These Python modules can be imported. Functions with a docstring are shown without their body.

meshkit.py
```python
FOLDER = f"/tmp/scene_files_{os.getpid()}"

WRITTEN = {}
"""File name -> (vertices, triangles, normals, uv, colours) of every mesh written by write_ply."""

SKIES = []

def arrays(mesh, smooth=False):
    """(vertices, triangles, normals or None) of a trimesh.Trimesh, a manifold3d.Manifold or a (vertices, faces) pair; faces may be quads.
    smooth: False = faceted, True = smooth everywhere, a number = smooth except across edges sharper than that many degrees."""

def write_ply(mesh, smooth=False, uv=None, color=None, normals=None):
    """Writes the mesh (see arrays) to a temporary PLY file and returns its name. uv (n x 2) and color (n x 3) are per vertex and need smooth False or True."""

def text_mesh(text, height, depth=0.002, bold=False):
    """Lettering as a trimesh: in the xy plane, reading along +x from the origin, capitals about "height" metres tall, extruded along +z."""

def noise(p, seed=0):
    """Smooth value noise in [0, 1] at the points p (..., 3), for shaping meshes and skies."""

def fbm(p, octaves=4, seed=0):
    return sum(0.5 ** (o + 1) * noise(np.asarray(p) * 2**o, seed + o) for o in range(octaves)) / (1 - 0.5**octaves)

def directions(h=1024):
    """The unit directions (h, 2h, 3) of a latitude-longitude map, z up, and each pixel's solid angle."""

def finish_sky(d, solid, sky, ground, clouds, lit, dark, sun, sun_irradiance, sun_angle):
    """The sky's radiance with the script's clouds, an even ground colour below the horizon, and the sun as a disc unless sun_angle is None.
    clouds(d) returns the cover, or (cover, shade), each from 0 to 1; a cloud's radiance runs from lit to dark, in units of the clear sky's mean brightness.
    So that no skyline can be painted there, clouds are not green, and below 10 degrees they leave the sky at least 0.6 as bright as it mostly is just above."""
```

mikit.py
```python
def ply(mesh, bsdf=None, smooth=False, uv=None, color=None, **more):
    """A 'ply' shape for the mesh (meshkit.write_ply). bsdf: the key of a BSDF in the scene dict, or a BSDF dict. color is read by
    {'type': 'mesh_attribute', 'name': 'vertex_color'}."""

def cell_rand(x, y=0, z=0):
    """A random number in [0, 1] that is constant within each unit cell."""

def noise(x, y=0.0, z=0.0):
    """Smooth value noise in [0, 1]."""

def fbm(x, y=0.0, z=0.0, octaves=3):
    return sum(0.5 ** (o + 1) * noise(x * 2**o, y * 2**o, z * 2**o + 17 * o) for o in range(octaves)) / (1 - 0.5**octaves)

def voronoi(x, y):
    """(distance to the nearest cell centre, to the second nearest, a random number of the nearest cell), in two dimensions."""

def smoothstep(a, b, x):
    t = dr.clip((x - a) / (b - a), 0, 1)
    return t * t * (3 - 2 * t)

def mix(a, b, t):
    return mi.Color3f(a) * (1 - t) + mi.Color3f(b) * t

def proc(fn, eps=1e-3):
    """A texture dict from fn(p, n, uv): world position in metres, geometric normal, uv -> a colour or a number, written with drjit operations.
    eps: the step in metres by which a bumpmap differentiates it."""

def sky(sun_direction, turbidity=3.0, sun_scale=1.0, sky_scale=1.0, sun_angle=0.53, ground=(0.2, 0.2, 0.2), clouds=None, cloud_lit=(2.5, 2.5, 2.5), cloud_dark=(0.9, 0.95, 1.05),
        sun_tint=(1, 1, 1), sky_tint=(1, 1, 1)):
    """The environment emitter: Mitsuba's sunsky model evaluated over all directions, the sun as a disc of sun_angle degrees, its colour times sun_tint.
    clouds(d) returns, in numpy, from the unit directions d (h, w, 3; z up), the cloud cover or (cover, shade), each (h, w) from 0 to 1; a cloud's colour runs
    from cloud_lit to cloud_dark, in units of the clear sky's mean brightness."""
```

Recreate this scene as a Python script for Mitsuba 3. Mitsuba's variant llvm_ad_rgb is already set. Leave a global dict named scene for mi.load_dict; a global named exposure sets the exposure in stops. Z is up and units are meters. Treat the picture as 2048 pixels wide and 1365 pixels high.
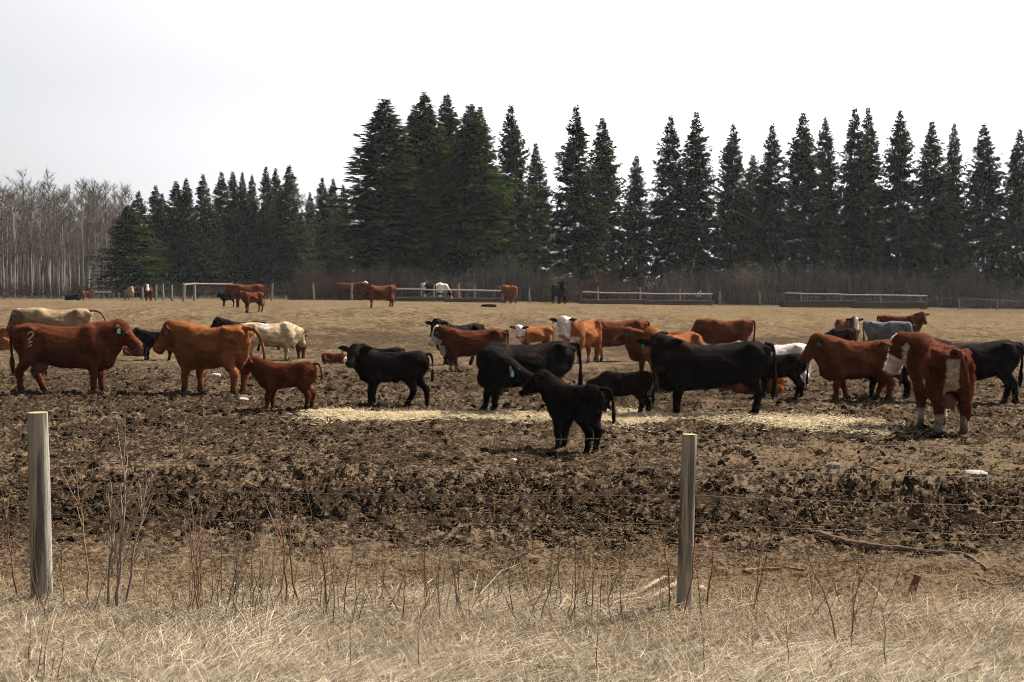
import math
import numpy as np
import drjit as dr
import mitsuba as mi
import mikit
import meshkit
from mitsuba import ScalarTransform4f as T
from scipy.interpolate import PchipInterpolator

# ------------------------------------------------------------------ camera, sky, exposure
FPX, HOR = 2844.0, 555.0                      # focal length and horizon row of the 2048 x 1365 photograph
EYE = np.array([0.0, 0.0, 2.2])
PITCH = math.atan((682.5 - HOR) / FPX)
FWD = np.array([0, math.cos(PITCH), -math.sin(PITCH)])
UPV = np.array([0, math.sin(PITCH), math.cos(PITCH)])
SUN_EL, SUN_AZ = math.radians(49), math.radians(50)
SUN = [math.sin(SUN_AZ) * math.cos(SUN_EL), math.cos(SUN_AZ) * math.cos(SUN_EL), math.sin(SUN_EL)]


def veil(d):
    """thin high haze over the whole sky, a little uneven, glowing on the sun's side as such haze does"""
    n = meshkit.fbm(d * np.array([2.0, 2.0, 7.0]) + 3.1, 4)
    toward = np.clip((d @ np.array(SUN)) * 0.5 + 0.5, 0, 1)
    cover = 1 - np.exp(-0.36 * (0.45 + 1.1 * n) / np.maximum(d[..., 2], 0.05))
    return np.clip(cover, 0, 1), np.clip(1.0 - 2.5 * toward ** 4, 0, 1)


scene, labels = {}, {}
exposure = 0.60
scene["camera"] = {"type": "perspective", "fov": math.degrees(2 * math.atan(1024 / FPX)), "fov_axis": "x", "near_clip": 0.1, "far_clip": 6000.0,
                   "to_world": T().look_at(origin=EYE.tolist(), target=(EYE + FWD).tolist(), up=[0, 0, 1])}
scene["sky"] = mikit.sky(SUN, turbidity=4.0, sun_scale=6.6, sun_tint=(0.91, 1.0, 1.2), sky_scale=0.32, clouds=veil, cloud_lit=(39.0, 39.5, 40.4), cloud_dark=(0.11, 0.125, 0.15), ground=(0.1, 0.08, 0.05))

rng = np.random.default_rng(11)


# ------------------------------------------------------------------ small helpers
def key_of(name):
    if name not in labels and name not in scene:
        return name
    k = 1
    while f"{name}_{k:03d}" in labels or f"{name}_{k:03d}" in scene:
        k += 1
    return f"{name}_{k:03d}"


def thing(name, label, cat=None, group=None, kind=None):
    k = key_of(name)
    labels[k] = {"label": label}
    if cat:
        labels[k]["category"] = cat
    if group:
        labels[k]["group"] = group
    if kind:
        labels[k]["kind"] = kind
    return k


def put(parent, part, mesh, bsdf, label=None, kind=None, **kw):
    """adds a part (or, with part None, the thing's own mesh)"""
    if part is None:
        k = parent
    else:
        k = f"{parent}__{part}"
        n = 1
        while k in scene or k in labels:
            k = f"{parent}__{part}_{n:03d}"
            n += 1
        e = {}
        if label:
            e["label"] = label
        if kind:
            e["kind"] = kind
        if e:
            labels[k] = e
    scene[k] = mikit.ply(mesh, bsdf, **kw)
    return k


def merge(parts):
    V, F, C, o = [], [], [], 0
    for p in parts:
        V.append(p[0]); F.append(np.asarray(p[1]) + o); o += len(p[0])
        if len(p) > 2:
            C.append(p[2])
    return (np.vstack(V), np.vstack(F)) + ((np.vstack(C),) if C else ())


def unit(v):
    v = np.asarray(v, float)
    return v / (np.linalg.norm(v, axis=-1, keepdims=True) + 1e-12)


def tube(pts, rad, sides=6, caps=True):
    p = np.asarray(pts, float)
    r = np.broadcast_to(np.asarray(rad, float), (len(p),))
    t = unit(np.gradient(p, axis=0))
    ref = np.array([0, 0, 1.0]) if abs(t[:, 2]).mean() < 0.8 else np.array([1.0, 0, 0])
    a = unit(np.cross(t, ref)); b = np.cross(t, a)
    an = np.arange(sides) * 2 * np.pi / sides
    V = (p[:, None] + r[:, None, None] * (np.cos(an)[None, :, None] * a[:, None] + np.sin(an)[None, :, None] * b[:, None])).reshape(-1, 3)
    i, j = np.meshgrid(np.arange(len(p) - 1), np.arange(sides), indexing="ij")
    q = np.stack([i * sides + j, i * sides + (j + 1) % sides, (i + 1) * sides + (j + 1) % sides, (i + 1) * sides + j], -1).reshape(-1, 4)
    F = np.vstack([q[:, [0, 1, 2]], q[:, [0, 2, 3]]])
    if caps:
        n = len(V)
        V = np.vstack([V, p[:1], p[-1:]])
        k = np.arange(sides)
        F = np.vstack([F, np.stack([np.full(sides, n), (k + 1) % sides, k], 1),
                       np.stack([np.full(sides, n + 1), (len(p) - 1) * sides + k, (len(p) - 1) * sides + (k + 1) % sides], 1)])
    return V, F


def box(c, s, rotz=0.0, chamfer=0.0):
    import trimesh
    m = trimesh.creation.box(extents=s)
    V = np.array(m.vertices)
    cr, sr = math.cos(rotz), math.sin(rotz)
    V = V @ np.array([[cr, sr, 0], [-sr, cr, 0], [0, 0, 1.0]]) + np.asarray(c)
    return V, np.array(m.faces)


def ball(c, s, sub=2, R=None):
    import trimesh
    m = trimesh.creation.icosphere(subdivisions=sub)
    V = np.array(m.vertices) * np.asarray(s)
    if R is not None:
        V = V @ R.T
    return V + np.asarray(c), np.array(m.faces)


def vcol(n, c, jit=0.0):
    c = np.tile(np.asarray(c, float), (n, 1))
    return c * (1 + jit * (rng.random((n, 1)) - 0.5) * 2) if jit else c


# ------------------------------------------------------------------ the lie of the land
_d = [-60, 0, 10, 18, 27, 42, 55, 65, 75, 86, 100, 130, 200, 400, 1000, 4000]
_zl = [0.2, 0.1, 0.0, -0.05, -0.05, -0.40, -0.55, -0.45, -0.15, 0.33, 0.32, 0.15, -0.10, -0.5, -1.5, -3]
_zr = [0.2, 0.1, -0.1, -0.12, -0.28, -0.55, -0.70, -0.85, -0.85, -0.82, -0.85, -0.95, -1.2, -2.0, -2.5, -3]
ZL, ZR = PchipInterpolator(_d, _zl), PchipInterpolator(_d, _zr)


def sstep(a, b, x):
    t = np.clip((np.asarray(x, float) - a) / (b - a), 0, 1)
    return t * t * (3 - 2 * t)


def base_z(x, y):
    x, y = np.asarray(x, float), np.asarray(y, float)
    s = np.clip((x / (np.maximum(y, 0) + 6) + 0.10) / 0.46, 0, 1) ** 1.3
    p = np.stack([x * 0.06, y * 0.06, x * 0], -1)
    return ZL(np.clip(y, -60, 4000)) * (1 - s) + ZR(np.clip(y, -60, 4000)) * s + 0.10 * (meshkit.fbm(p, 2, seed=4) - 0.5) * sstep(9, 22, y)


def at(px, py):
    """the point of the ground that the photograph shows at this pixel"""
    cx, cz = (px - 1024) / FPX, -(py - 682.5) / FPX
    dv = FWD + cx * np.array([1.0, 0, 0]) + cz * UPV
    t = np.geomspace(5, 900, 4000)
    P = EYE + t[:, None] * dv
    below = P[:, 2] < base_z(P[:, 0], P[:, 1])
    i = int(np.argmax(below))
    a, b = P[i - 1], P[i]
    for _ in range(12):
        m = (a + b) / 2
        if m[2] < base_z(m[0], m[1]):
            b = m
        else:
            a = m
    return b


def at_depth(px, d):
    x = (px - 1024) / FPX * d
    return np.array([x, d, float(base_z(x, d))])


def z_at(py, d):
    """height of what stands at depth d and shows at row py"""
    return 2.2 - (py - HOR) / FPX * d


# ------------------------------------------------------------------ materials
VC = {"type": "mesh_attribute", "name": "vertex_color"}
scene["matte"] = {"type": "twosided", "bsdf": {"type": "diffuse", "reflectance": VC}}
scene["coat"] = {"type": "twosided", "bsdf": {"type": "principled", "base_color": VC, "roughness": 0.85, "specular": 0.04}}
scene["leafy"] = {"type": "principledthin", "base_color": VC, "roughness": 0.7, "diff_trans": 0.45, "spec_trans": 0.0}
scene["straw_blade"] = {"type": "principledthin", "base_color": VC, "roughness": 0.6, "diff_trans": 0.7, "spec_trans": 0.0}
scene["hair"] = {"type": "principledthin", "base_color": VC, "roughness": 0.6, "diff_trans": 0.8, "spec_trans": 0.0}
scene["wet_dark"] = {"type": "twosided", "bsdf": {"type": "principled", "base_color": {"type": "rgb", "value": [0.012, 0.01, 0.009]}, "roughness": 0.3}}
scene["tag_teal"] = {"type": "twosided", "bsdf": {"type": "principled", "base_color": {"type": "rgb", "value": [0.015, 0.15, 0.14]}, "roughness": 0.45}}
scene["tag_blue"] = {"type": "twosided", "bsdf": {"type": "principled", "base_color": {"type": "rgb", "value": [0.035, 0.14, 0.28]}, "roughness": 0.45}}
scene["tag_yellow"] = {"type": "twosided", "bsdf": {"type": "principled", "base_color": {"type": "rgb", "value": [0.6, 0.65, 0.05]}, "roughness": 0.45}}
scene["steel_wire"] = {"type": "twosided", "bsdf": {"type": "principled", "base_color": {"type": "rgb", "value": [0.1, 0.095, 0.09]}, "roughness": 0.5, "metallic": 0.4}}


def ramp(x, pts):
    """piecewise smooth curve through (x, value) pairs, in drjit"""
    out = mi.Float(pts[0][1])
    for (a, va), (b, vb) in zip(pts, pts[1:]):
        out = out + (vb - va) * mikit.smoothstep(a, b, x)
    return out


DRY = [(8, 0.72), (10.5, 0.70), (12.0, 0.60), (13.2, 0.26), (15.0, 0.26), (16.2, 0.52), (18.5, 0.52), (20.0, 0.42), (22, 0.40), (27, 0.36), (31, 0.38), (37, 0.46), (45, 0.66), (53, 0.66),
       (57, 0.36), (66, 0.30), (71, 0.66), (85, 0.78), (118, 0.78)]


def ground_colour(p, n, uv):
    x, y = p.x, p.y
    warp = mikit.fbm(x * 0.16, y * 0.16, 3.0, 3) - 0.5
    yw = y * (1 + 0.22 * warp)
    dry = ramp(yw, DRY) + 0.5 * (mikit.fbm(x * 0.5, y * 0.35, 9.0, 3) - 0.5)
    dry = dry + 0.3 * mikit.smoothstep(1.5, 4.5, x) * mikit.smoothstep(14.8, 16, y) * (1 - mikit.smoothstep(19, 20.5, y))
    far = mikit.smoothstep(35, 60, y)
    f1 = mikit.fbm(x * 30, y * 22, p.z * 30, 3)
    f2 = mikit.fbm(x * 5 + 40, y * 3.2, 0.0, 3)
    f3 = mikit.noise(x * 60, y * 34, p.z * 60)
    fleck = mikit.smoothstep(-0.14, 0.36, (dry - 0.5) * 0.75 + (f1 - 0.5) * 1.1 + (f2 - 0.5) * 0.8 + (f3 - 0.5) * 0.55 * (1 - 0.5 * far))
    mud = mikit.mix((0.012, 0.0085, 0.006), (0.034, 0.023, 0.0145), f3)
    litter = mikit.mix((0.05, 0.037, 0.0245), (0.138, 0.102, 0.065), f1)
    grassy = mikit.mix((0.086, 0.061, 0.037), (0.160, 0.118, 0.068), f2)
    green = mikit.smoothstep(0.52, 0.7, mikit.fbm(x * 0.35 + 7, y * 0.12, 2.0, 3)) * far
    pale = mikit.mix(litter, mikit.mix(grassy, (0.095, 0.1, 0.034), green * 0.18), far)
    c = mikit.mix(mud * (1 + 0.7 * far), pale, dr.clip(fleck, 0, 1))
    c = mikit.mix(c, mikit.mix((0.03, 0.022, 0.015), (0.13, 0.10, 0.068), f1), 1 - mikit.smoothstep(9.0, 10.3, y + 0.8 * warp))
    # beyond the far fence: dead leaves, old grass and bare earth under the trees
    woods = mikit.smoothstep(118, 132, y + 0.12 * x)
    c = mikit.mix(c, mikit.mix((0.04, 0.031, 0.022), (0.10, 0.078, 0.05), f2), woods)
    return c


scene["earth"] = {"type": "twosided", "bsdf": {"type": "diffuse", "reflectance": mikit.proc(ground_colour)}}


def post_colour(p, n, uv):
    g = mikit.fbm(p.x * 60, p.y * 60, p.z * 3.0, 3)
    st = mikit.smoothstep(0.5, 0.72, mikit.fbm(p.x * 26 + 5, p.y * 26, p.z * 1.6, 3))
    c = mikit.mix((0.17, 0.155, 0.13), (0.40, 0.37, 0.31), g)
    ck = mikit.smoothstep(0.70, 0.76, mikit.fbm(p.x * 190, p.y * 190, p.z * 2.2, 2))
    c = c * (1 - 0.8 * ck)
    return mikit.mix(c, (0.05, 0.046, 0.042), st * 0.8)


def lichen_colour(p, n, uv):
    g = mikit.fbm(p.x * 45, p.y * 45, 1.0, 3)
    return mikit.mix((0.34, 0.31, 0.15), (0.22, 0.2, 0.13), g)


scene["old_wood"] = {"type": "twosided", "bsdf": {"type": "bumpmap", "arbitrary": mikit.proc(lambda p, n, uv: mikit.fbm(p.x * 80, p.y * 80, p.z * 4.0, 3), eps=2e-3), "scale": 0.004,
                                                  "bsdf": {"type": "diffuse", "reflectance": mikit.proc(post_colour)}}}
scene["post_end"] = {"type": "twosided", "bsdf": {"type": "diffuse", "reflectance": mikit.proc(lichen_colour)}}

# ------------------------------------------------------------------ ground: one displaced sheet to the horizon
def build_ground():
    ys = list(np.linspace(-14, 6.5, 30))
    y = 6.5
    while y < 900:
        y += max(0.034, y * y / (1422 * 2.5) * 0.62 if y < 60 else y * y / (1422 * 2.5) * 0.8) if y < 400 else y * 0.2
        ys.append(y)
    ys = np.array(ys)
    u = np.concatenate([-np.geomspace(1.4, 0.39, 26), np.linspace(-0.38, 0.38, 610), np.geomspace(0.39, 1.4, 26)])
    Y, U = np.meshgrid(ys, u, indexing="ij")
    X = U * (Y + 4 + 12 * sstep(6, -14, Y))
    X = np.where(Y < -3, U * np.maximum(12, Y + 4), X)
    Z = base_z(X, Y)
    P = np.stack([X, Y, X * 0], -1)
    amp = np.interp(Y, [0, 8, 10, 12, 13.5, 15.5, 17, 20, 27, 34, 45, 56, 62, 70, 90, 130], [0.03, 0.03, 0.035, 0.055, 0.16, 0.16, 0.075, 0.10, 0.13, 0.11, 0.06, 0.09, 0.11, 0.07, 0.045, 0.05])
    amp = amp * (0.55 + 0.9 * meshkit.fbm(P * np.array([0.5, 0.4, 1]), 2, seed=9))
    n1 = meshkit.noise(P / 0.62, 21)
    n2 = meshkit.noise(P / 0.26 + 5, 22)
    n3 = meshkit.noise(P / 0.115, 23)
    n4 = meshkit.noise(P / 0.05, 24)
    h = 0.75 * (n1 - 0.5) + 0.42 * (0.5 - np.abs(2 * n2 - 1)) + 0.48 * (np.abs(2 * n3 - 1) - 0.5) + 0.50 * (n4 - 0.5)
    near = sstep(70, 40, Y) * 0.6 + 0.4
    Z = Z + amp * h * near + sstep(38, 55, Y) * sstep(122, 110, Y) * .16 * (meshkit.fbm(P * np.array([.55, .16, 1]), 3, seed=31) - .5)
    # hoof prints punched into the mud, each with a small pushed-up rim
    from scipy.spatial import cKDTree
    r = np.random.default_rng(5)
    m = 3200
    hy = 11.5 * (60 / 11.5) ** r.random(m)
    hp = np.column_stack([r.uniform(-.42, .42, m) * hy, hy])
    clump = meshkit.fbm(np.column_stack([hp * .35, hy * 0]), 2, seed=44)
    hp = hp[r.random(m) < sstep(.35, .6, clump)]
    rad = r.uniform(.07, .13, len(hp))
    sel = (Y > 11) & (Y < 62) & (np.abs(X) < .45 * Y)
    dd, ii = cKDTree(hp).query(np.column_stack([X[sel], Y[sel]]), distance_upper_bound=.4)
    ok = np.isfinite(dd)
    q = np.where(ok, dd / rad[np.where(ok, ii, 0)], 9)
    Z[sel] += -.075 * np.clip(1 - q ** 2, 0, 1) ** .5 + .03 * np.exp(-((q - 1.25) / .22) ** 2)
    V = np.stack([X, Y, Z], -1).reshape(-1, 3)
    nr, nc = X.shape
    i, j = np.meshgrid(np.arange(nr - 1), np.arange(nc - 1), indexing="ij")
    a = i * nc + j
    q = np.stack([a, a + 1, a + nc + 1, a + nc], -1).reshape(-1, 4)
    F = np.vstack([q[:, [0, 1, 2]], q[:, [0, 2, 3]]])
    k = thing("ground", "trampled muddy paddock rising to a dry tan pasture", None, kind="structure")
    scene[k] = mikit.ply((V, F), "earth", smooth=True)


build_ground()


# ------------------------------------------------------------------ animals: implicit bodies turned into one continuous skin
def surface_nets(F, org, res):
    nx, ny, nz = F.shape
    ins = F < 0
    c = [(a, b, d) for a in (0, 1) for b in (0, 1) for d in (0, 1)]
    cnt = sum(ins[a:nx - 1 + a, b:ny - 1 + b, d:nz - 1 + d].astype(np.int8) for a, b, d in c)
    act = np.argwhere((cnt > 0) & (cnt < 8))
    vals = np.stack([F[act[:, 0] + a, act[:, 1] + b, act[:, 2] + d] for a, b, d in c], 1)
    cc = np.array(c, float)
    pos, num = np.zeros((len(act), 3)), np.zeros((len(act), 1))
    for a in range(8):
        for b in range(a + 1, 8):
            if np.abs(cc[a] - cc[b]).sum() != 1:
                continue
            m = (vals[:, a] < 0) != (vals[:, b] < 0)
            t = np.where(m, vals[:, a] / np.where(m, vals[:, a] - vals[:, b], 1), 0)[:, None]
            pos += m[:, None] * (cc[a] + t * (cc[b] - cc[a])); num += m[:, None]
    V = (act + pos / num) * res + org
    idx = np.full((nx - 1, ny - 1, nz - 1), -1)
    idx[tuple(act.T)] = np.arange(len(act))
    quads = []
    for ax in range(3):
        o1, o2 = (ax + 1) % 3, (ax + 2) % 3
        sl0, sl1 = [slice(1, -1)] * 3, [slice(1, -1)] * 3
        sl0[ax], sl1[ax] = slice(0, -1), slice(1, None)
        A, B = ins[tuple(sl0)], ins[tuple(sl1)]
        for flip, m in ((False, A & ~B), (True, ~A & B)):
            e = np.argwhere(m)
            e[:, o1] += 1; e[:, o2] += 1
            def cell(d1, d2):
                q = e.copy(); q[:, o1] += d1; q[:, o2] += d2
                return idx[tuple(q.T)]
            q = np.stack([cell(-1, -1), cell(0, -1), cell(0, 0), cell(-1, 0)], 1)
            quads.append(q[:, ::-1] if flip else q)
    q = np.vstack(quads)
    q = q[(q >= 0).all(1)]
    return V, np.vstack([q[:, [0, 1, 2]], q[:, [0, 2, 3]]])


def smin(a, b, k):
    h = np.clip(k - np.abs(a - b), 0, None) / k
    return np.minimum(a, b) - h * h * k * 0.25


BUILD = {
    # trunk stations: s, top, bottom, half width; then legs, neck and head sizes, all for a withers height of 1
    "cow": dict(s=[0, .05, .14, .28, .48, .68, .84, .94, 1.0], top=[.90, .965, 1.0, .985, .95, .955, .985, .93, .80], bot=[.70, .57, .50, .445, .375, .355, .34, .375, .54],
                wid=[.07, .165, .22, .235, .27, .255, .20, .15, .06], leg=.9, neck=(.25, .195, .135), head=.40, hs=1.06, dew=.085),
    "calf": dict(s=[0, .05, .14, .28, .48, .68, .84, .94, 1.0], top=[.88, .95, .99, .98, .95, .955, .985, .92, .80], bot=[.68, .58, .53, .50, .46, .44, .43, .47, .58],
                 wid=[.06, .135, .17, .175, .19, .185, .16, .125, .05], leg=.86, neck=(.19, .15, .115), head=.36, hs=1.0, dew=.045),
    "horse": dict(s=[0, .05, .14, .28, .48, .68, .84, .94, 1.0], top=[.85, .94, .99, .98, .92, .93, 1.0, .92, .80], bot=[.66, .58, .54, .51, .47, .45, .45, .50, .60],
                  wid=[.07, .15, .19, .185, .19, .185, .165, .13, .06], leg=.9, neck=(.17, .12, .09), head=.40, hs=.82, dew=.02),
}


def rotz(a):
    c, s = math.cos(a), math.sin(a)
    return np.array([[c, -s, 0], [s, c, 0], [0, 0, 1.0]])


def skeleton(S):
    B = BUILD[S["kind"]]
    L = S["L"]
    cones = []                                # p0, p1, r0, r1, blend, y squeeze
    lie = S.get("lie", False)
    drop = (min(B["bot"]) - 0.02) if lie else 0.0
    lg = B["leg"]
    wid = S.get("fat", 1.0)
    xh, xf = -L / 2 + 0.19, L / 2 - 0.20
    sw = S.get("legs", (0, 0.08, 0.0, -0.06))  # hind left, hind right, front left, front right: forward swing
    ex = S.get("joints", {})
    if not lie:
        for k, (side, name) in enumerate(((1, "hl"), (-1, "hr"))):
            y = side * (0.155 if S["kind"] == "cow" else 0.115)
            J = [(xh + .02, y * .8, .74), (xh + .065, y, .52), (xh - .06, y * .92, .315), (xh - .035, y * .92, .085), (xh - .005, y * .95, .02)]
            J = [(a + sw[k] * (0.74 - c), b, c) for a, b, c in J]
            J = ex.get(name, J)
            R = [.165 * lg, .115 * lg, .058 * lg, .042 * lg, .05 * lg]
            for a in range(4):
                cones.append((J[a], J[a + 1], R[a], R[a + 1], .08 if a == 0 else .035, 1.0))
            # the point of the hock
            cones.append((np.add(J[2], (-.02, 0, .02)), np.add(J[2], (.0, 0, -.04)), .048 * lg, .045 * lg, .03, 1.0))
        for k, (side, name) in enumerate(((1, "fl"), (-1, "fr"))):
            y = side * (0.145 if S["kind"] == "cow" else 0.105)
            J = [(xf + .03, y * .9, .62), (xf - .03, y, .45), (xf + .0, y * .92, .275), (xf + .0, y * .92, .085), (xf + .03, y * .95, .02)]
            J = [(a + sw[2 + k] * max(0, 0.6 - c), b, c) for a, b, c in J]
            J = ex.get(name, J)
            R = [.135 * lg, .09 * lg, .056 * lg, .041 * lg, .05 * lg]
            for a in range(4):
                cones.append((J[a], J[a + 1], R[a], R[a + 1], .08 if a == 0 else .03, 1.0))
    else:
        for side in (1, -1):
            w = 0.2 if S["kind"] == "cow" else .13
            cones += [((xf, side * w, .22), (xf + .16, side * w, .07), .10, .06, .06, 1), ((xf + .16, side * w, .07), (xf - .1, side * (w + .02), .05), .055, .045, .04, 1)]
            cones += [((xh, side * w, .25), (xh + .22, side * (w + .07), .16), .17, .10, .08, 1), ((xh + .22, side * (w + .07), .14), (xh + .0, side * (w + .12), .05), .075, .05, .05, 1),
                      ((xh + .0, side * (w + .12), .05), (xh + .22, side * (w + .13), .04), .045, .042, .03, 1)]
    N0 = np.array([L / 2 - .22, 0, .72 - drop])
    px, py, pz = S.get("poll", (L / 2 + .13, 0, .95))
    P = np.array([px, py, pz - drop])
    mid = S.get("neckmid")
    mid = (N0 + P) / 2 + np.array([0, 0, .0]) if mid is None else np.array(mid) - np.array([0, 0, drop])
    n0, n1, n2 = B["neck"]
    cones += [(N0, mid, n0, n1, .10, .82), (mid, P, n1, n2, .06, .85)]
    hy, hp = math.radians(S.get("hyaw", 0)), math.radians(S.get("hpitch", -50))
    a = np.array([math.cos(hy) * math.cos(hp), math.sin(hy) * math.cos(hp), math.sin(hp)])
    l = unit(np.cross([0, 0, 1.0], a))
    u = np.cross(a, l)
    hl = B["head"]
    throat = P + a * .10 - u * .10
    if not lie:
        cones.append(((L / 2 - .05, 0, B["bot"][-3] + .13), throat * .5 + np.array([L / 2 - .02, 0, .55]) * .5, B["dew"] + .03, B["dew"] * .8 + .02, .09, .6))
        cones.append((throat * .5 + np.array([L / 2 - .02, 0, .55]) * .5, throat, B["dew"] * .8 + .02, .07, .09, .7))
    # hip bones and shoulder blades that show through the skin
    if S["kind"] == "cow":
        for side in (1, -1):
            cones.append(((-L / 2 + .27, side * .175, .925 - drop), (-L / 2 + .20, side * .15, .91 - drop), .055, .05, .07, 1.0))
            cones.append(((-L / 2 + .03, side * .09, .88 - drop), (-L / 2 + .08, side * .09, .90 - drop), .05, .05, .06, 1.0))
            cones.append(((L / 2 - .27, side * .13, .90 - drop), (L / 2 - .17, side * .17, .66 - drop), .075, .09, .08, 1.0))
    for c in S.get("extra", ()):
        cones.append(c)
    return B, L, cones, P, a, l, u, hl, drop, wid


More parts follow.
